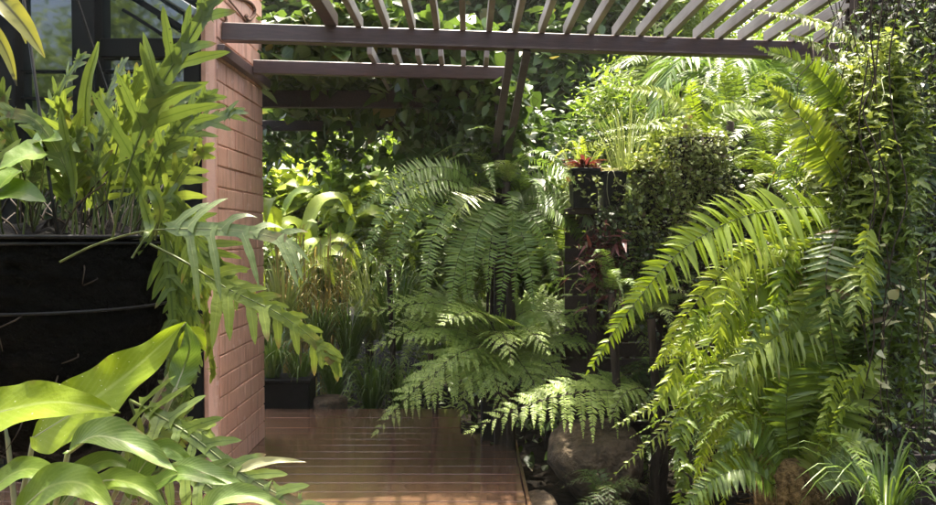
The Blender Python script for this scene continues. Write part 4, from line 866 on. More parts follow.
def strands(m, tops, lens, rs, T, size, dens, mat=0, smat=1, sr=.0016, sway=.03, out=(0, -.5, 0), down=.7, wid=.6, pull=(0, 0, 0)):
    for o, L in zip(tops, lens):
        n = 9; s = np.linspace(0, 1, n)[:, None]; w = np.cumsum(rs.normal(0, sway / 3, (n, 3)), 0) * [1, 1, .1]
        c = np.asarray(o) + s * np.array([0, 0, -L]) + w + s * np.array(pull) * L; m.tube(c, np.linspace(sr, sr * .6, n), 3, smat, False)
        k = max(3, int(L * dens)); t = rs.rand(k); p = lerp_at(c, t) + rs.normal(0, size * .25, (k, 3)); scatter(m, p, T, size, mat, rs, np.array(out), down, .5, wid)
def trailers():
    rs = np.random.RandomState(61)
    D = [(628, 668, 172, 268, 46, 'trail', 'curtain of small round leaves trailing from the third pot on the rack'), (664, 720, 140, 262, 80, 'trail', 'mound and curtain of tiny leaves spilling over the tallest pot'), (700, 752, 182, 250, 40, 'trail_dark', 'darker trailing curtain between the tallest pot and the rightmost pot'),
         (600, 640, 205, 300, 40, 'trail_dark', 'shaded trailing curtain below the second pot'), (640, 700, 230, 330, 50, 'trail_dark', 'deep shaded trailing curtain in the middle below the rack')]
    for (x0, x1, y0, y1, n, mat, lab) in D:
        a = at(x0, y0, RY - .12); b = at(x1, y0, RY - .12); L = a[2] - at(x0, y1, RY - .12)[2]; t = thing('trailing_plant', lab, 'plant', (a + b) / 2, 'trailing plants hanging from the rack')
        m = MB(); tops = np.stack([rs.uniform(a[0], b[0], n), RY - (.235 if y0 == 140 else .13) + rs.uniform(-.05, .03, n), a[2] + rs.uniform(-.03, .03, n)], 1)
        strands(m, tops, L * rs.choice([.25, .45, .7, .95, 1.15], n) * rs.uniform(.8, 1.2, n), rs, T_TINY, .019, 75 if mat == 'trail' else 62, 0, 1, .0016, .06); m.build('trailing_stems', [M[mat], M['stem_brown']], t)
        if y0 < 200:
            m = MB(); k = 1000; xx = rs.uniform(a[0] - .02, b[0] + .02, k); pos = np.stack([xx, RY - .05 + rs.normal(0, .075, k), a[2] + .01 + np.abs(rs.normal(0, .03, k)) * (1 + 1.2 * np.sin(xx * 23)) + (rs.rand(k) > .93) * rs.uniform(0, .12, k)], 1); scatter(m, pos, T_TINY, .023, 0, rs, np.array([0, -.2, .6]), -.1, .6, .6); structure(m.build('leaf_mound', [M[mat], M['stem']], t), 'stuff')
    a = at(572, 180, RY - .14); b = at(628, 180, RY - .14); t = thing('trailing_plant', 'few thin trailing shoots over the front of the two leftmost pots', 'plant', (a + b) / 2, 'trailing plants hanging from the rack'); m = MB(); n = 12
    strands(m, np.stack([rs.uniform(a[0], b[0], n), RY - .125 + rs.uniform(-.02, .0, n), a[2] + rs.uniform(-.0, .06, n)], 1), rs.uniform(.08, .4, n), rs, T_TINY, .026, 42, 0, 1, .0016, .06); m.build('trailing_stems', [M['trail'], M['stem_brown']], t)
    # red-leaved plants
    def rosette(t, c, n, L, w, mats, name='leaf'):
        for k in range(n):
            a = k * 2.4 + rs.uniform(-.2, .2); e = rs.uniform(.25, 1.0); d = np.array([math.cos(a), math.sin(a), 0]); l = L * rs.uniform(.7, 1.1)
            m = MB(); bigleaf(m, spline([c, c + d * l * .4 + [0, 0, l * .5 * e], c + d * l + [0, 0, l * (.75 * e - .15)]], 10), (-.2 * d[0], -.2 * d[1], 1), w, P_STRAP, 9, 4, .5, .05, 3, 0, rs, 0, 0); m.build(name, mats, t)
    c = POT[0][0]; t = thing('red_rosette_plant', 'red-leaved rosette plant in the leftmost pot on the rack', 'plant', c); rosette(t, c, 22, .16, .014, [M['red_leaf'], M['stem']])
    c = POT[1][0] + [.0, 0, 0]; t = thing('pale_rosette_plant', 'small pale rosette in the second pot on the rack', 'plant', c); rosette(t, c, 14, .12, .010, [M['white_leaf'], M['stem']])
    m = MB(); m.tube(spline([c, c + [-.02, -.12, .01], c + [.01, -.13, -.07], c + [.07, -.13, -.09], c + [.10, -.13, -.05]], 16), .0025, 4); m.tube(spline([c, c + [-.05, -.12, 0], c + [-.06, -.13, -.12], c + [-.04, -.13, -.22]], 14), .002, 4); m.build('trailing_stem', M['stem_pale'], t)
    c = at(598, 262, RY - .15); t = thing('red_trailing_plant', 'dark red and purple leafy plant hanging below the leftmost pots', 'plant', c); m = MB(); n = 34
    tops = np.stack([c[0] + rs.uniform(-.17, .17, n), c[1] + rs.uniform(-.08, .08, n), c[2] + rs.uniform(-.0, .26, n)], 1); strands(m, tops, rs.uniform(.1, .36, n), rs, T_LANCE, .075, 60, 0, 1, .002, .03, (0, -.5, .1), .35, .16); m.build('trailing_stems', [M['red_leaf'], M['stem_brown']], t)
    m = MB(); m.box((c[0] + .06, c[1] + .1, c[2] + .04), (.2, .08, .2), 0, None, .01); m.build('planting_pocket', M['black_pot'], t, False)
    # wiry pale grass and a young plant standing in the pots
    strap_clump('thin wiry pale grass rising from the second and third pots on the rack', POT[1][0] + [.1, .02, 0], 70, .55, [M['grass_pale'], M['stem']], rs, .55, .0035, .5, .12, 'wiry_grass', 'grass', None, None)
    strap_clump('wiry pale grass rising behind the leftmost pot', POT[0][0] + [.02, .2, -.2], 36, .5, [M['grass_pale'], M['stem']], rs, .6, .003, .6, .1, 'wiry_grass', 'grass', None, None)
    c = POT[2][0] + [.06, 0, 0]; t = thing('seedling', 'young plant with pale pointed leaves in the third pot, beside the tallest pot', 'plant', c); m = MB(); m.tube(spline([c, c + [0, 0, .15], c + [-.01, 0, .26]], 8), .004, 5); m.build('stem', M['stem'], t)
    for k in range(6):
        a = k * 1.2 + .4; d = np.array([math.cos(a), math.sin(a) * .5, 0]); b = c + [-.01, 0, .12 + .025 * k]; m = MB(); bigleaf(m, spline([b, b + d * .06 + [0, 0, .05], b + d * .13 + [0, 0, .03]], 12), (0, -.7, .8), .022, P_DROP, 11, 4, .3, .03, 2, 0, rs, 0, .001); m.build('leaf', [M['leaf_lime'], M['stem']], t)
trailers()

def sword(t, pts, hint, n, w, pw, mat, rs, T=T_PINNA, ang=74, sag=.15, lift=.12, prof=None, tw=.3, stem='stem', rach=.003, t0=.07, miss=.05):
    m = MB(); pinnate(m, P(*pts), hint, int(n * 1.4), w * .86, pw * .6, ang, prof or bell(.45, .4, .12), T, t0, sag, lift, .07, 0, rach, 1, rs, None, 48, tw, True, miss); return m.build('frond', [M[mat], M[stem]], t)
def yellow_ferns():
    rs = np.random.RandomState(63)
    c = at(700, 142, 4.75); t = thing('sword_fern', 'yellow-green sword fern arching left over the tallest pot on the rack', 'fern', c)
    sword(t, ((700, 145, 4.7), (682, 108, 4.6), (655, 92, 4.55), (612, 88, 4.5)), (.1, -.75, .6), 30, .12, .022, 'fern_yellow', rs)
    sword(t, ((698, 150, 4.7), (670, 128, 4.6), (636, 126, 4.55), (600, 134, 4.5)), (.0, -.6, .8), 28, .10, .014, 'fern_sun', rs)
    sword(t, ((704, 145, 4.7), (712, 120, 4.7), (740, 110, 4.7), (790, 116, 4.7)), (.0, -.8, .6), 30, .13, .022, 'fern_sun', rs)
    fountain(t, 'sword_sun', 8, rs, (.5, .8), (0, 360), (0, 40))
    c = at(585, 170, 4.8); t = thing('sword_fern', 'yellow-green fern arching behind the leftmost pot on the rack', 'fern', c)
    sword(t, ((560, 195, 4.75), (580, 160, 4.7), (605, 140, 4.65), (650, 136, 4.6)), (.0, -.7, .7), 28, .06, .012, 'fern_yellow', rs); fountain(t, 'sword_yellow', 6, rs, (.4, .6), (0, 360), (0, 40))
    c = at(790, 200, 4.6); t = thing('sword_fern', 'sunlit fern behind the rightmost pot on the rack, in front of the dark fence', 'fern', c); fountain(t, 'sword_sun', 14, rs, (.8, 1.1), (0, 360), (-5, 45))
    fountain(t, 'sword_mid', 10, rs, (.8, 1.2), (0, 360), (-15, 35))
    for px, py, Y, lab in ((770, 165, 5.2, 'mid green fern above the rightmost pot'), (730, 120, 5.6, 'mid green fern high behind the tallest pot')):
        c = at(px, py, Y); t = thing('garden_fern', lab, 'fern', c, 'small ferns filling the bed'); fountain(t, 'sword_mid', 16, rs, (.8, 1.1), (0, 360), (-20, 40)); trunk_to_ground(t, c, .03, 'bark', 'rhizome')
yellow_ferns()

# ------------------------------------------------------------------ right foreground
def trellis():
    t = thing('garden_trellis', 'dark timber lattice screen at the right edge, smothered in vines', 'trellis', (1.9, 2.5, -.26))
    for x in (1.44, 2.1, 2.8): m = MB(); m.bar((x, 2.5, -.26), (x, 2.5, 2.9), .07, .07, 0, .004, (0, 1, 0)); m.build('post', M['timber_dark'], t, False)
    m = MB()
    for k in range(30): z = -.2 + k * .104; m.bar((1.40, 2.545, z), (2.9, 2.545, z), .014, .082, 0, .002)
    m.build('slat_panel', M['timber_dark'], t, False)
    f = thing('garden_fence', 'dark timber boundary fence behind the rack and ferns on the right', 'fence', (2.6, 5, -.26))
    m = MB()
    for k in range(22): z = -.2 + k * .125; m.bar((2.55, 2.7, z), (2.95, 9.5, z), .02, .115, 0, .002)
    m.build('board_panel', M['timber_dark'], f, False)
    for y in (3, 4.6, 6.2, 7.8, 9.4): m = MB(); x = 2.63 + (y - 2.7) * .0588; m.bar((x, y, -.26), (x, y, 2.6), .08, .08, 0, .004, (0, 1, 0)); m.build('post', M['timber_dark'], f, False)
trellis()

def giant_fern():
    rs = np.random.RandomState(65); c = at(850, 225, 2.15); F = (0, -1, .35)
    t = thing('sword_fern', 'huge sunlit sword fern whose long frond arches left towards the boulder', 'fern', c)
    G = [  # points, n, len, width, material, templates
        (((846, 207, 2.12), (790, 208, 2.0), (735, 220, 1.92), (680, 252, 1.86), (628, 312, 1.82), (589, 370, 1.80)), 52, .135, .0145, 'fern_sun', T_PINNA, (.35, -.8, .62)),
        (((840, 215, 2.2), (790, 235, 2.1), (735, 262, 2.05), (690, 310, 2.0), (655, 366, 1.98)), 40, .105, .014, 'fern_yellow', T_CURLY, (.3, -.8, .6)),
        (((880, 240, 2.05), (840, 275, 2.0), (790, 325, 1.95), (735, 365, 1.9), (690, 392, 1.88)), 40, .125, .017, 'fern_pale', T_CURLY, (.2, -.8, .7)),
        (((860, 215, 2.25), (815, 222, 2.2), (780, 260, 2.15), (740, 340, 2.1)), 36, .12, .015, 'fern_sun', T_PINNA, (.35, -.8, .5)),
        (((850, 225, 2.2), (800, 260, 2.1), (745, 300, 2.05), (700, 360, 2.0), (670, 440, 1.98)), 40, .10, .014, 'fern_sun', T_CURLY, (.3, -.8, .5)),
        (((862, 225, 2.1), (830, 238, 2.05), (800, 250, 2.0), (755, 246, 1.98)), 26, .09, .013, 'fern_yellow', T_CURLY, (.2, -.8, .6)),
        (((870, 225, 2.2), (850, 260, 2.15), (832, 320, 2.1), (820, 400, 2.05)), 40, .13, .016, 'fern_mid', T_PINNA, (.35, -.9, .2)),
        (((880, 230, 2.2), (868, 280, 2.2), (862, 350, 2.18), (858, 430, 2.15)), 40, .11, .015, 'fern_mid', T_PINNA, (-.2, -.9, .2)),
        (((855, 230, 2.15), (820, 280, 2.1), (775, 350, 2.05), (740, 440, 2.0), (722, 505, 1.98)), 46, .12, .015, 'fern_sun', T_PINNA, (.3, -.85, .35))]
    for pts, n, w, pw, mat, T, h in G: sword(t, pts, h, n, w, pw, mat, rs, T, 76 if T is T_PINNA else 66, .25 if T is T_PINNA else .4, .15, None, .3 if T is T_PINNA else .55, 'stem', .003, .07, .05 if mat != 'fern_mid' else .12)
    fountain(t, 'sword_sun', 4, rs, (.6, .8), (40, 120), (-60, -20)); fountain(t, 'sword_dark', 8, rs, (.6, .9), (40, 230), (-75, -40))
    m = MB(); m.lathe(c + [0.05, .1, -.12], [(0, -.12), (.07, -.1), (.12, 0), (.12, .1), (.06, .14), (0, .14)], 16, 0, .06); m.build('root_ball', M['fibre'], t)
    m = MB(); m.tube(spline([c + [.02, .1, -.2], c + [.05, .1, -.9], np.array([c[0] + .05, c[1] + .12, -.28])], 10), .05, 8); m.build('trunk', M['bark'], t)

    c = at(785, 370, 2.35); t = thing('sword_fern', 'pale green sword fern hanging in ragged tassels over the dark lower middle right', 'fern', c)
    G = [(((790, 345, 2.3), (745, 345, 2.2), (700, 375, 2.12), (655, 405, 2.08), (615, 426, 2.05)), 34, .085, .0135, 'fern_pale', T_CURLY, (.2, -.7, .7)), (((780, 360, 2.3), (740, 370, 2.2), (712, 420, 2.15), (694, 492, 2.12)), 34, .08, .013, 'fern_pale', T_CURLY, (.3, -.8, .4)),
         (((775, 350, 2.3), (748, 352, 2.2), (735, 400, 2.15), (728, 470, 2.12)), 34, .085, .013, 'fern_sun', T_CURLY, (.2, -.9, .3)), (((770, 365, 2.25), (715, 385, 2.15), (675, 420, 2.1), (632, 458, 2.08), (612, 478, 2.08)), 24, .06, .010, 'fern_pale', T_CURLY, (.2, -.7, .6)),
         (((760, 345, 2.2), (718, 330, 2.1), (680, 345, 2.05), (650, 370, 2.0)), 28, .075, .012, 'fern_yellow', T_CURLY, (.1, -.7, .7)), (((780, 370, 2.3), (768, 400, 2.25), (752, 440, 2.2), (712, 490, 2.18)), 30, .085, .013, 'fern_mid', T_PINNA, (.4, -.8, .4)),
         (((760, 380, 2.3), (735, 430, 2.25), (720, 470, 2.2), (690, 520, 2.2)), 26, .10, .013, 'fern_mid', T_PINNA, (.3, -.7, .6))]
    for pts, n, w, pw, mat, T, h in G: sword(t, pts, h, n, w, pw, mat, rs, T, 68, .35, .15, None, .45)
    fountain(t, 'sword_sun', 4, rs, (.45, .6), (40, 200), (-40, 0)); fountain(t, 'sword_dark', 6, rs, (.5, .7), (60, 250), (-70, -30))
    m = MB(); m.lathe(c + [0.02, .06, -.1], [(0, -.12), (.06, -.1), (.09, 0), (.09, .08), (.05, .12), (0, .12)], 14, 0, .06); m.build('root_ball', M['fibre'], t); m = MB(); m.tube(spline([c + [.02, .08, -.18], c + [.03, .1, -.6], np.array([c[0] + .04, c[1] + .12, -.28])], 10), .04, 8); m.build('trunk', M['bark'], t)

    c = at(792, 478, 1.95); t = thing('sword_fern', 'dense green sword fern on a shaggy brown root ball at the bottom right', 'fern', c)
    m = MB(); rr = np.random.RandomState(5); prof = [(0, -.9), (.11, -.9), (.10, -.5), (.095, -.2), (.10, -.05), (.085, .03), (.05, .06), (0, .06)]; m.lathe(c, prof, 24, 0, .08)
    for k in range(420):
        a = rr.uniform(0, 6.283); z = rr.uniform(-.5, .05); o = c + np.array([.088 * math.cos(a), .088 * math.sin(a), z]); d = np.array([math.cos(a), math.sin(a), rr.normal(0, .5)]); m.tube(np.array([o, o + d * .02 + rr.normal(0, .01, 3), o + d * .03 + rr.normal(0, .02, 3)]), .0014, 3, 0, False)
    m.build('root_ball', M['fibre'], t)
    G = [(((800, 470, 1.95), (812, 400, 1.95), (830, 340, 1.95), (850, 296, 1.95)), 40, .125, .0155, 'fern_mid', T_PINNA, (-.2, -1, .3)), (((790, 470, 1.95), (786, 410, 1.93), (794, 350, 1.93), (812, 300, 1.95)), 38, .12, .015, 'fern_mid', T_PINNA, (.1, -1, .3)),
         (((806, 470, 1.95), (840, 420, 1.9), (866, 380, 1.88), (884, 350, 1.88)), 36, .10, .014, 'fern_pale', T_PINNA, (-.2, -.9, .4)), (((780, 475, 1.92), (762, 440, 1.9), (745, 430, 1.88), (720, 450, 1.86)), 28, .085, .013, 'fern_mid', T_PINNA, (.2, -.8, .6)),
         (((800, 480, 1.9), (830, 450, 1.85), (856, 440, 1.82), (884, 452, 1.8)), 30, .08, .012, 'fern_pale', T_PINNA, (-.1, -.8, .6)), (((780, 490, 1.9), (750, 470, 1.85), (715, 478, 1.82), (680, 510, 1.8)), 30, .085, .013, 'fern_mid', T_PINNA, (.1, -.7, .7)),
         (((810, 485, 1.85), (842, 470, 1.8), (870, 480, 1.78), (900, 510, 1.76)), 28, .08, .012, 'fern_mid', T_PINNA, (0, -.7, .7))]
    for pts, n, w, pw, mat, T, h in G: sword(t, pts, h, n, w, pw, mat, rs, T, 74, .2, .15)
    fountain(t, 'sword_mid', 8, rs, (.45, .65), (0, 360), (20, 60))
    strap_clump('tuft of narrow pale grass blades at the bottom right corner', at(885, 520, 1.7), 60, .24, [M['grass'], M['stem']], rs, .95, .0042, .8, .03, 'strap_clump', 'grass', None, None)
giant_fern()

def tassel_fern():
    rs = np.random.RandomState(66); c = at(815, 285, 2.2); t = thing('sword_fern', 'ragged fern of many short curly fronds tumbling through the gaps of the giant fern', 'fern', c)
    for k in range(50):
        x = rs.uniform(690, 885); y = 215 + max(0, (800 - x)) * .9 + rs.uniform(0, 190); Y = rs.uniform(1.86, 2.2); dx = rs.uniform(8, 60); dy = rs.uniform(35, 100)
        pts = ((x, y, Y + .06), (x - dx * .4, y - rs.uniform(-4, 12), Y), (x - dx * .8, y + dy * .4, Y - .04), (x - dx, y + dy, Y - .05))
        m = MB(); p = spline(P(*pts), 40); p = p + np.cumsum(rs.normal(0, .0012, p.shape), 0)
        pinnate(m, p, (rs.uniform(-.1, .4), -.8, .5), int(14 + dy * .16), rs.uniform(.034, .062), .0075, 66, bell(.5, .35, .15), T_CURLY, .04, .35, .15, .14, 0, .0016, 1, rs, None, 44, .6, True, .08); m.build('frond', [M[('fern_sun', 'fern_pale', 'fern_mid', 'fern_yellow', 'fern_sun', 'fern_mid')[k % 6]], M['stem']], t)
    m = MB(); m.lathe(c + [.0, .05, -.05], [(0, -.08), (.05, -.06), (.07, 0), (.05, .07), (0, .08)], 14, 0, .06); m.build('root_ball', M['fibre'], t); m = MB(); m.tube(spline([c + [0, .05, -.1], c + [.02, .08, -.6], np.array([c[0] + .03, c[1] + .1, -.28])], 10), .03, 8); m.build('trunk', M['bark'], t)
tassel_fern()

def upper_fern():
    rs = np.random.RandomState(67); c = at(880, 150, 2.45)
    t = thing('sword_fern', 'curly pale fern at upper right, its fronds reaching left below the pergola slats', 'fern', c)
    G = [(((900, 70, 2.4), (860, 45, 2.35), (815, 22, 2.3), (770, 14, 2.28), (752, 10, 2.28)), 40, .085, .015, 'fern_pale', T_CURLY, (.1, -.7, .7)), (((895, 90, 2.4), (860, 70, 2.32), (815, 45, 2.28), (780, 32, 2.25)), 38, .08, .015, 'fern_pale', T_CURLY, (.1, -.7, .7)),
         (((860, 135, 2.1), (840, 105, 2.08), (805, 66, 2.06), (757, 48, 2.05)), 36, .088, .014, 'fern_sun', T_PINNA, (-.25, -.9, .4)), (((842, 188, 2.05), (820, 150, 2.02), (795, 112, 2.0), (766, 83, 1.98)), 34, .098, .0165, 'fern_yellow', T_PINNA, (-.25, -.9, .4)),
         (((890, 95, 2.3), (862, 78, 2.25), (840, 90, 2.2), (815, 120, 2.18)), 34, .09, .015, 'fern_pale', T_CURLY, (.2, -.8, .6)), (((890, 110, 2.3), (866, 110, 2.22), (850, 140, 2.18), (842, 200, 2.15)), 36, .09, .015, 'fern_pale', T_CURLY, (.2, -.9, .4)),
         (((895, 120, 2.25), (876, 130, 2.2), (866, 175, 2.15), (860, 235, 2.12)), 36, .09, .015, 'fern_pale', T_CURLY, (.0, -.9, .3)), (((895, 90, 2.3), (872, 90, 2.22), (852, 120, 2.2), (836, 168, 2.18)), 36, .085, .015, 'fern_sun', T_CURLY, (.2, -.9, .4)),
         (((900, 140, 2.25), (888, 160, 2.2), (880, 210, 2.18), (878, 260, 2.15)), 34, .085, .014, 'fern_mid', T_CURLY, (.0, -.9, .3)), (((885, 150, 2.4), (860, 150, 2.35), (842, 185, 2.3), (828, 240, 2.28)), 34, .10, .015, 'fern_pale', T_CURLY, (.25, -.9, .3))]
    for pts, n, w, pw, mat, T, h in G: sword(t, pts, h, n, w, pw, mat, rs, T, 70, .4 if T is T_CURLY else .12, .15, None, .55 if T is T_CURLY else .22)
    fountain(t, 'sword_dark', 8, rs, (.5, .8), (20, 210), (-50, 0))
    m = MB(); m.lathe(c + [.05, .0, -.06], [(0, -.12), (.07, -.1), (.1, 0), (.1, .06), (.05, .1), (0, .1)], 14, 0, .06); m.build('root_ball', M['fibre'], t)
upper_fern()

def leaf_curtain():
    rs = np.random.RandomState(68)
    for x0, x1, y0, y1, n, mat, lab in ((838, 872, 40, 240, 60, 'fern_pale', 'bright pale curtain of small curled leaves left of the thin dark vine stems'), (862, 905, 20, 300, 60, 'fern_mid', 'greener curtain of small curled leaves behind the thin dark vine stems'),
                                     (825, 885, 215, 330, 44, 'fern_pale', 'pale tumbling mass of small curled leaves where the giant frond begins'), (880, 915, 260, 430, 40, 'fern_mid', 'mid green curtain of small leaves at the right, above the grass tuft')):
        Y = 2.12; a = at(x0, y0, Y); b = at(x1, y0, Y); L = a[2] - at(x0, y1, Y)[2]; t = thing('trailing_plant', lab, 'plant', (a + b) / 2, 'leaf curtains at the right')
        m = MB(); fx = rs.rand(n); tops = np.stack([a[0] + fx * (b[0] - a[0]), Y + rs.uniform(-.10, .18, n), a[2] - (1 - fx) * L * .30 + rs.uniform(-.06, .06, n)], 1)
        strands(m, tops, L * rs.uniform(.35, .85, n), rs, T_CURLY, .038, 120, 0, 1, .0015, .05, (-.35, -.6, .1), .35, .17, (-.06, -.1, 0)); m.build('trailing_stems', [M[mat], M['stem']], t)
leaf_curtain()

def right_vines():
    rs = np.random.RandomState(69)
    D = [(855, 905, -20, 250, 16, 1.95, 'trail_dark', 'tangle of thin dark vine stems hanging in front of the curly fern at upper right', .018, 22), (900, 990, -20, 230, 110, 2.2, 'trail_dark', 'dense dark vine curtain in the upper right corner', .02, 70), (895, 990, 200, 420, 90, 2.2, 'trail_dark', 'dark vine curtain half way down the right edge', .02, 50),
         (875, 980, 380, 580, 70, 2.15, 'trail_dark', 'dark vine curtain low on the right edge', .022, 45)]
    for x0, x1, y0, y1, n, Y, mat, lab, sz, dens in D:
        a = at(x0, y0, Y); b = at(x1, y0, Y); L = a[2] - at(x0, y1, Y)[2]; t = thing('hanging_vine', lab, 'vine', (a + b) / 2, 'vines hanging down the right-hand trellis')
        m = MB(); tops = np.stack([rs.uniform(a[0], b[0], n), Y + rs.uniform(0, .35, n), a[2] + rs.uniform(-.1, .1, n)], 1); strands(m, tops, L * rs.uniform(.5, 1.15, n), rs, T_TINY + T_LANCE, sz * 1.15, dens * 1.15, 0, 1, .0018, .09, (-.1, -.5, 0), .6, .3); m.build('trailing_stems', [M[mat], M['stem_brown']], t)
    a = at(905, 330, 1.8); t = thing('hanging_vine', 'vine with scattered shiny whitish leaves down the right edge', 'vine', a, 'vines hanging down the right-hand trellis'); m = MB()
    tops = [at(px, 270 + rs.uniform(-30, 30), 1.82 + rs.uniform(-.05, .05)) for px in (886, 896, 904, 912, 918, 926, 934)]; strands(m, tops, rs.uniform(.35, .6, 7), rs, T_OVAL + T_LANCE, .030, 15, 0, 1, .002, .05, (-.2, -.6, .3), .2, .38); m.build('trailing_stems', [M['white_leaf'], M['stem_brown']], t)
    for k, (p, q, Y) in enumerate((((868, 60), (866, 505), 1.85), ((884, -10), (878, 480), 1.9), ((872, -10), (880, 250), 1.8), ((902, -10), (892, 430), 1.86))):
        m = MB(); a = at(*p, Y); b = at(*q, Y + .05); m.tube(spline([a] + [a * (1 - f) + b * f + rs.normal(0, .016, 3) for f in (.15, .3, .45, .6, .75, .9)] + [b], 40), .002, 5); m.build('bare_stem', M['stem_brown'], t)
right_vines()
# ------------------------------------------------------------------ vines on the pergola, background planting
def pergola_vine():
    rs = np.random.RandomState(71); o = np.array([.30, 4.98, -.26]); t = thing('pergola_vine', 'thick leafy climbing vine covering the roof of the far pergola bay', 'vine', o)
    m = MB()
    for k in range(7):
        q = rs.normal(0, .05, (6, 2)); z = np.linspace(-.26, 2.6, 6); m2 = MB(); m2.tube(spline(np.stack([.24 + q[:, 0] * np.linspace(1.5, .7, 6), 4.98 + q[:, 1], z], 1), 30), rs.uniform(.008, .022), 7); m2.build('stem', M['bark'], t)
    for k in range(8):
        x0 = rs.uniform(-1.3, .2); p = spline([(.22, 4.95, 2.6), (rs.uniform(-.6, .2), 5.3, 2.80), (x0, 6.0, 2.82), (x0 - .3, 7.0, 2.8)], 24); p = p + rs.normal(0, .01, p.shape); m2 = MB(); m2.tube(p, np.linspace(.018, .006, 24), 6); m2.build('stem', M['bark'], t)
    n = 9000; y = rs.uniform(4.95, 7.3, n); x = rs.uniform(-1.9, .2, n); z = 2.78 + .34 * rs.rand(n) ** .8 + .22 * np.sin(x * 3 + 1) * np.sin(y * 2.3) * (rs.rand(n) > .4)
    lo = rs.rand(n) < .12; z = np.where(lo, z - rs.uniform(.08, .22, n), z)
    m = MB(); scatter(m, np.stack([x, y, z], 1), T_OVAL, .125, 0, rs, None, .45, .5, .42); m.build('foliage', [M['vine'], M['stem']], t)
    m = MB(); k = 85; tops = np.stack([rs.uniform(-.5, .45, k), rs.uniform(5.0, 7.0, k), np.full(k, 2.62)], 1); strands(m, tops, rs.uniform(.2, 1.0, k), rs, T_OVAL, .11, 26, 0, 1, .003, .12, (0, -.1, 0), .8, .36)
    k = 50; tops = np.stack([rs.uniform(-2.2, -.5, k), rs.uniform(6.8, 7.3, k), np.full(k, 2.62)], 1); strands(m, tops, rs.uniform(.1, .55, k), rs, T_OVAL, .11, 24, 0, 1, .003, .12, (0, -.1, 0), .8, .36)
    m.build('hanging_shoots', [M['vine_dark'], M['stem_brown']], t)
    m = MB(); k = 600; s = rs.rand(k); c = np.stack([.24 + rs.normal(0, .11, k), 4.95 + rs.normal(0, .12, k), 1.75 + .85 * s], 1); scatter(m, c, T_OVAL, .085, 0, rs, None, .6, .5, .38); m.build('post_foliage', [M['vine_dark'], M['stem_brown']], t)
pergola_vine()

CROWN = {}
def crown_mesh(key, mats, n, T, size, dims, seed, wid=.42, clumps=26, down=.4, spread=.30):
    rs = np.random.RandomState(seed); cc = unit(rs.normal(0, 1, (clumps, 3))) * rs.uniform(.45, 1, (clumps, 1)) ** .6; pick = rs.randint(0, clumps, n)
    pos = (cc[pick] + rs.normal(0, spread, (n, 3)) * .75) * np.array(dims) / 2; out = unit(pos / (np.array(dims) ** 1.0)) * .7
    m = MB(); scatter(m, pos, T, size, 0, rs, out, down, .5, wid); CROWN[key] = m.mesh('foliage', mats)
crown_mesh('glossy', [M['vine'], M['stem']], 5200, T_OVAL, .17, (2.2, 1.4, 2.4), 1)
crown_mesh('sunny', [M['leaf_sun'], M['stem']], 5200, T_OVAL, .15, (2.2, 1.4, 2.2), 2)
crown_mesh('lime', [M['leaf_lime'], M['stem']], 2600, T_OVAL, .17, (1.7, 1.2, 1.8), 3)
crown_mesh('mid', [M['leaf_mid'], M['stem']], 6500, T_OVAL, .12, (2.4, 1.5, 2.2), 4)
crown_mesh('fine', [M['leaf_sun'], M['stem']], 6500, T_LANCE, .13, (2.2, 1.4, 2.4), 5, .2, 34)
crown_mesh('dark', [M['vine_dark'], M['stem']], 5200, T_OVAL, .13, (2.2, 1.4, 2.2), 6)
BARK = {}
def limbs_mesh(h, seed, n=7):
    rs = np.random.RandomState(seed); m = MB(); m.tube(spline([(0, 0, -h), (.05, .03, -h * .5), (0, 0, -.3), (.03, 0, .3)], 12), np.linspace(.07, .03, 12), 8)
    for k in range(n):
        a = k * 2.4; z = -h * .5 + k * h * .09; d = np.array([math.cos(a), math.sin(a) * .6, 0]); m.tube(spline([(0, 0, z), d * .4 + [0, 0, z + .35], d * .8 + [0, 0, z + .55 + rs.uniform(0, .3)]], 8), np.linspace(.03, .008, 8), 5)
    return m.mesh('trunk', [M['bark']])
for h in (1.3, 2.2, 3.4): BARK[h] = limbs_mesh(h, int(h * 10))
def tree(name, lab, cat, x, y, zc, key, sc=1.0, rz=0.0, group=None, extra=()):
    h = min(BARK, key=lambda k: abs(k * sc - (zc + .26))); t = thing(name, lab, cat, (x, y, -.26), group)
    b = child(BARK[h], 'trunk', t, (0, 0, zc + .26), (0, 0, rz), 1); b.scale = (sc, sc, (zc + .28) / h)
    child(CROWN[key], 'foliage', t, (0, 0, zc + .26), (0, 0, rz), sc)
    for kk, dx, dy, dz, s in extra: child(CROWN[kk], 'foliage', t, (dx, dy, zc + .26 + dz), (0, 0, rz + 2), s)
G1 = 'trees and tall shrubs at the back of the garden'
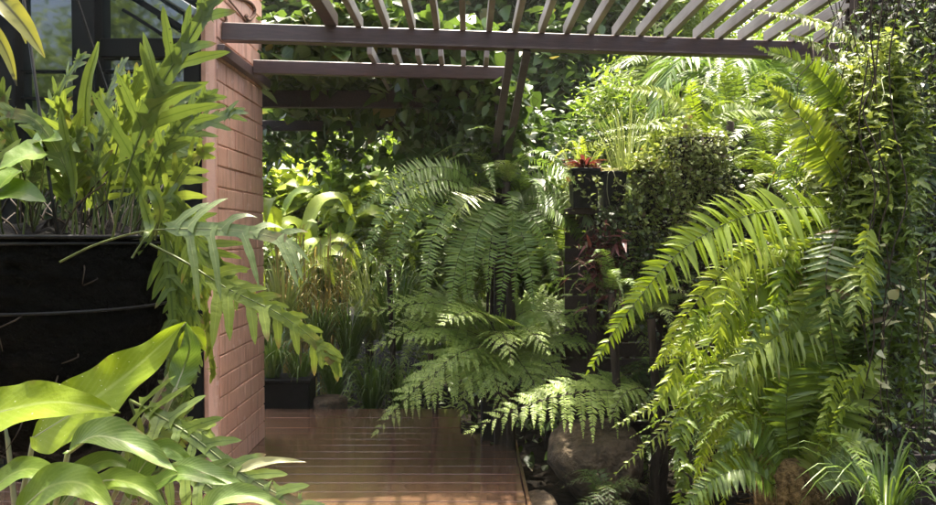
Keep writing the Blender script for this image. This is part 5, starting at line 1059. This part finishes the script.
B = [('glossy_leaved_tree', 'glossy-leaved tree right behind the pergola vine, left of the rafters', -2.2, 11.8, 4.8, 'glossy', 1.25, 0, (('glossy', .6, .2, 1.7, .9),)),
     ('glossy_leaved_tree', 'glossy-leaved tree behind the middle of the pergola slats', -.2, 12.0, 4.9, 'glossy', 1.3, 2.0, (('sunny', .4, .4, 1.6, 1.0),)),
     ('glossy_leaved_tree', 'tall glossy tree right of the post, above the small palm', 1.5, 10.8, 3.6, 'glossy', 1.1, 4.0, (('glossy', -.2, .3, 1.7, 1.0), ('sunny', -.2, -.3, -1.8, .9))),
     ('light_leaved_tree', 'bright hazy tree behind the right half of the pergola beam', 3.6, 12.2, 4.8, 'fine', 1.5, 1.0, (('sunny', -.8, .6, 1.2, 1.2),)),
     ('light_leaved_tree', 'light green tree behind the palms at upper right', 6.4, 11.5, 4.4, 'fine', 1.5, 3.0, (('mid', .2, -.4, -1.6, 1.2),)),
     ('sunny_shrub', 'sunlit shrub seen through the far pergola bay, beside the pillar', -2.6, 9.4, 1.6, 'lime', 1.1, .5, ()),
     ('sunny_shrub', 'sunlit shrub seen in the middle of the far pergola bay', -1.3, 9.0, 1.9, 'sunny', .85, 1.5, (('lime', .3, -.5, -.2, .7),)),
     ('sunny_shrub', 'sunlit shrub just left of the vine-wrapped post', -.45, 9.6, 1.8, 'lime', 1.0, 2.5, (('sunny', .3, .4, -.8, .8),)),
     ('leafy_shrub', 'mid green shrub behind the large sword fern', .15, 7.9, 1.2, 'mid', .75, 3.5, ()),
     ('leafy_shrub', 'mid green shrub right of the vine-wrapped post', .9, 7.1, 2.1, 'dark', .62, 4.5, (('sunny', .25, .2, -.5, .5),)),
     ('leafy_shrub', 'bright shrub behind the leftmost pots on the rack', 1.25, 7.2, 1.5, 'sunny', .7, 5.5, (('fine', .3, .1, .8, .6),)),
     ('leafy_shrub', 'fine-leaved shrub behind the middle of the rack of pots', 2.0, 6.9, 1.5, 'fine', .75, .8, ()),
     ('leafy_shrub', 'shrub behind the rightmost pot on the rack', 2.5, 6.3, 1.3, 'mid', .7, 1.8, ()),
     ('leafy_shrub', 'dark shrub under the hedge at the left, behind the paddle leaves', -2.4, 7.9, .9, 'mid', .7, 2.8, ()),
     ('tall_tree', 'tall tree far behind, filling the sky at upper left', -3.2, 15, 6.0, 'sunny', 2.2, 1.2, (('mid', 2.2, .5, .4, 2.0),)),
     ('tall_tree', 'tall tree far behind, filling the sky at the upper middle', 2.6, 15.6, 5.8, 'fine', 2.3, 3.2, (('sunny', 1.8, -.5, -1.6, 2.0), ('mid', -2.4, .6, -.8, 2.0))),
     ('tall_tree', 'tall tree far behind, filling the sky at upper right', 8.0, 15.2, 5.4, 'fine', 2.3, 5.2, (('sunny', -1.0, -.5, -2.4, 2.0),))]
for nm, lab, x, y, z, key, sc, rz, ex in B: tree(nm, lab, 'tree' if 'tree' in nm else 'shrub', x, y, z, key, sc, rz, G1, ex)

def mk_palm(l, leaf, n, w):
    def f(m, rs, i):
        pinnate(m, arch(l * rs.uniform(.9, 1.1), .55 * rs.uniform(.7, 1.2), .85 * rs.uniform(.7, 1.2)), (0, -.1, 1), n, leaf, w, 62, bell(.6, .4, .35), T_BLADE, .18, .45, .1, .06, 0, .006, 1, rs, None, 30, .3)
    return f
frond_set('palm', [M['palm'], M['stem']], mk_palm(1.6, .50, 34, .022))
frond_set('palm_grey', [M['palm_grey'], M['stem']], mk_palm(1.3, .42, 30, .020))
frond_set('palm_small', [M['palm_grey'], M['stem']], mk_palm(.55, .2, 18, .011))
def palms():
    rs = np.random.RandomState(81)
    for (px, py, Y, key, n, sc, lab) in ((750, 110, 6.6, 'palm', 12, (.6, .85), 'palm with long green drooping fronds behind the right pergola beam'), (660, 105, 8.2, 'palm_grey', 10, (.6, .8), 'greyish palm behind the tallest pot, below the pergola beam'), (820, 150, 6.0, 'palm', 11, (.55, .8), 'palm in front of the fence at right, behind the upper curly fern')):
        c = at(px, py, Y); t = thing('palm', lab, 'palm', c, 'palms behind the rack of pots'); fountain(t, key, n, rs, sc, (0, 360), (-10, 50), .05); trunk_to_ground(t, c, .06, 'bark')
    c = at(572, 215, 5.0); t = thing('small_palm', 'small grey-green palm with ribbed leaflets left of the red-leaved plants', 'palm', c); trunk_to_ground(t, c, .02, 'bark')
    for pts in (((565, 235, 5.0), (580, 205, 4.9), (605, 205, 4.85), (618, 240, 4.8)), ((565, 235, 5.0), (572, 205, 4.9), (590, 212, 4.8), (600, 250, 4.75)), ((565, 235, 5.0), (560, 205, 4.9), (545, 205, 4.85), (530, 225, 4.8))):
        m = MB(); pinnate(m, P(*pts), (0, -.7, .7), 16, .17, .012, 60, bell(.6, .4, .4), T_BLADE, .2, .3, .1, .05, 0, .003, 1, rs, None, 30, .25); m.build('frond', [M['palm_grey'], M['stem']], t)
    fountain(t, 'palm_small', 6, rs, (.8, 1.1), (0, 360), (10, 50), .02)
palms()

# planting behind the viewer, seen mirrored in the window
for x, y, k, lab in ((-3.5, -3.2, 'sunny', 'shrub behind the viewer mirrored in the left window pane'), (-1.2, -4.0, 'mid', 'shrub behind the viewer mirrored in the right window pane'), (1.6, -3.4, 'sunny', 'shrub behind the viewer at the right'), (-6.0, -2.0, 'mid', 'shrub behind the viewer far left along the house')):
    tree('leafy_shrub', lab, 'shrub', x, y, 1.7, k, 1.5, x, None, (('fine', .4, -.3, 1.9, 1.3),))
# ------------------------------------------------------------------ humid air
def air():
    mm = bpy.data.materials.new('humid_air'); mm.use_nodes = True; hn = mm.node_tree; hn.nodes.clear()
    ho = hn.nodes.new('ShaderNodeOutputMaterial'); hv = hn.nodes.new('ShaderNodeVolumePrincipled'); hn.links.new(hv.outputs[0], ho.inputs['Volume'])
    hv.inputs['Color'].default_value = (.97, .97, .90, 1); hv.inputs['Density'].default_value = .0008; hv.inputs['Anisotropy'].default_value = .2
    structure(MB().box((0, 15, 4.6), (84, 94, 11.8)).build('haze', mm, None, False), 'stuff')
air()
# ------------------------------------------------------------------ light
SUN_EL, SUN_AZ = R(72), R(4)
w = bpy.data.worlds.new('World'); scene.world = w; w.use_nodes = True; nt = w.node_tree
sky = nt.nodes.new('ShaderNodeTexSky'); sky.sky_type = 'NISHITA'; sky.sun_disc = False; sky.sun_elevation = SUN_EL; sky.sun_rotation = SUN_AZ
sky.air_density = 1.0; sky.dust_density = 8.0; sky.ozone_density = .4
bg = nt.nodes['Background']; nt.links.new(sky.outputs[0], bg.inputs[0]); bg.inputs[1].default_value = .14
sd = bpy.data.lights.new('sun', 'SUN'); so = bpy.data.objects.new('sun', sd); COL.objects.link(so)
sd.energy = 3.0; sd.angle = R(1.0); sd.color = (1, .93, .80)
d = Vector((math.sin(SUN_AZ) * math.cos(SUN_EL), math.cos(SUN_AZ) * math.cos(SUN_EL), math.sin(SUN_EL)))
so.rotation_euler = d.to_track_quat('Z', 'Y').to_euler(); so.location = (0, 0, 20)
vs = scene.view_settings; vs.view_transform = 'Standard'; vs.look = 'None'; vs.gamma = 1; vs.use_curve_mapping = False; vs.exposure = 2.42
scene.cycles.max_bounces = 8; scene.cycles.transmission_bounces = 6; scene.cycles.diffuse_bounces = 4; scene.cycles.glossy_bounces = 3
scene.cycles.use_denoising = True; scene.cycles.use_adaptive_sampling = True; scene.cycles.adaptive_threshold = .015
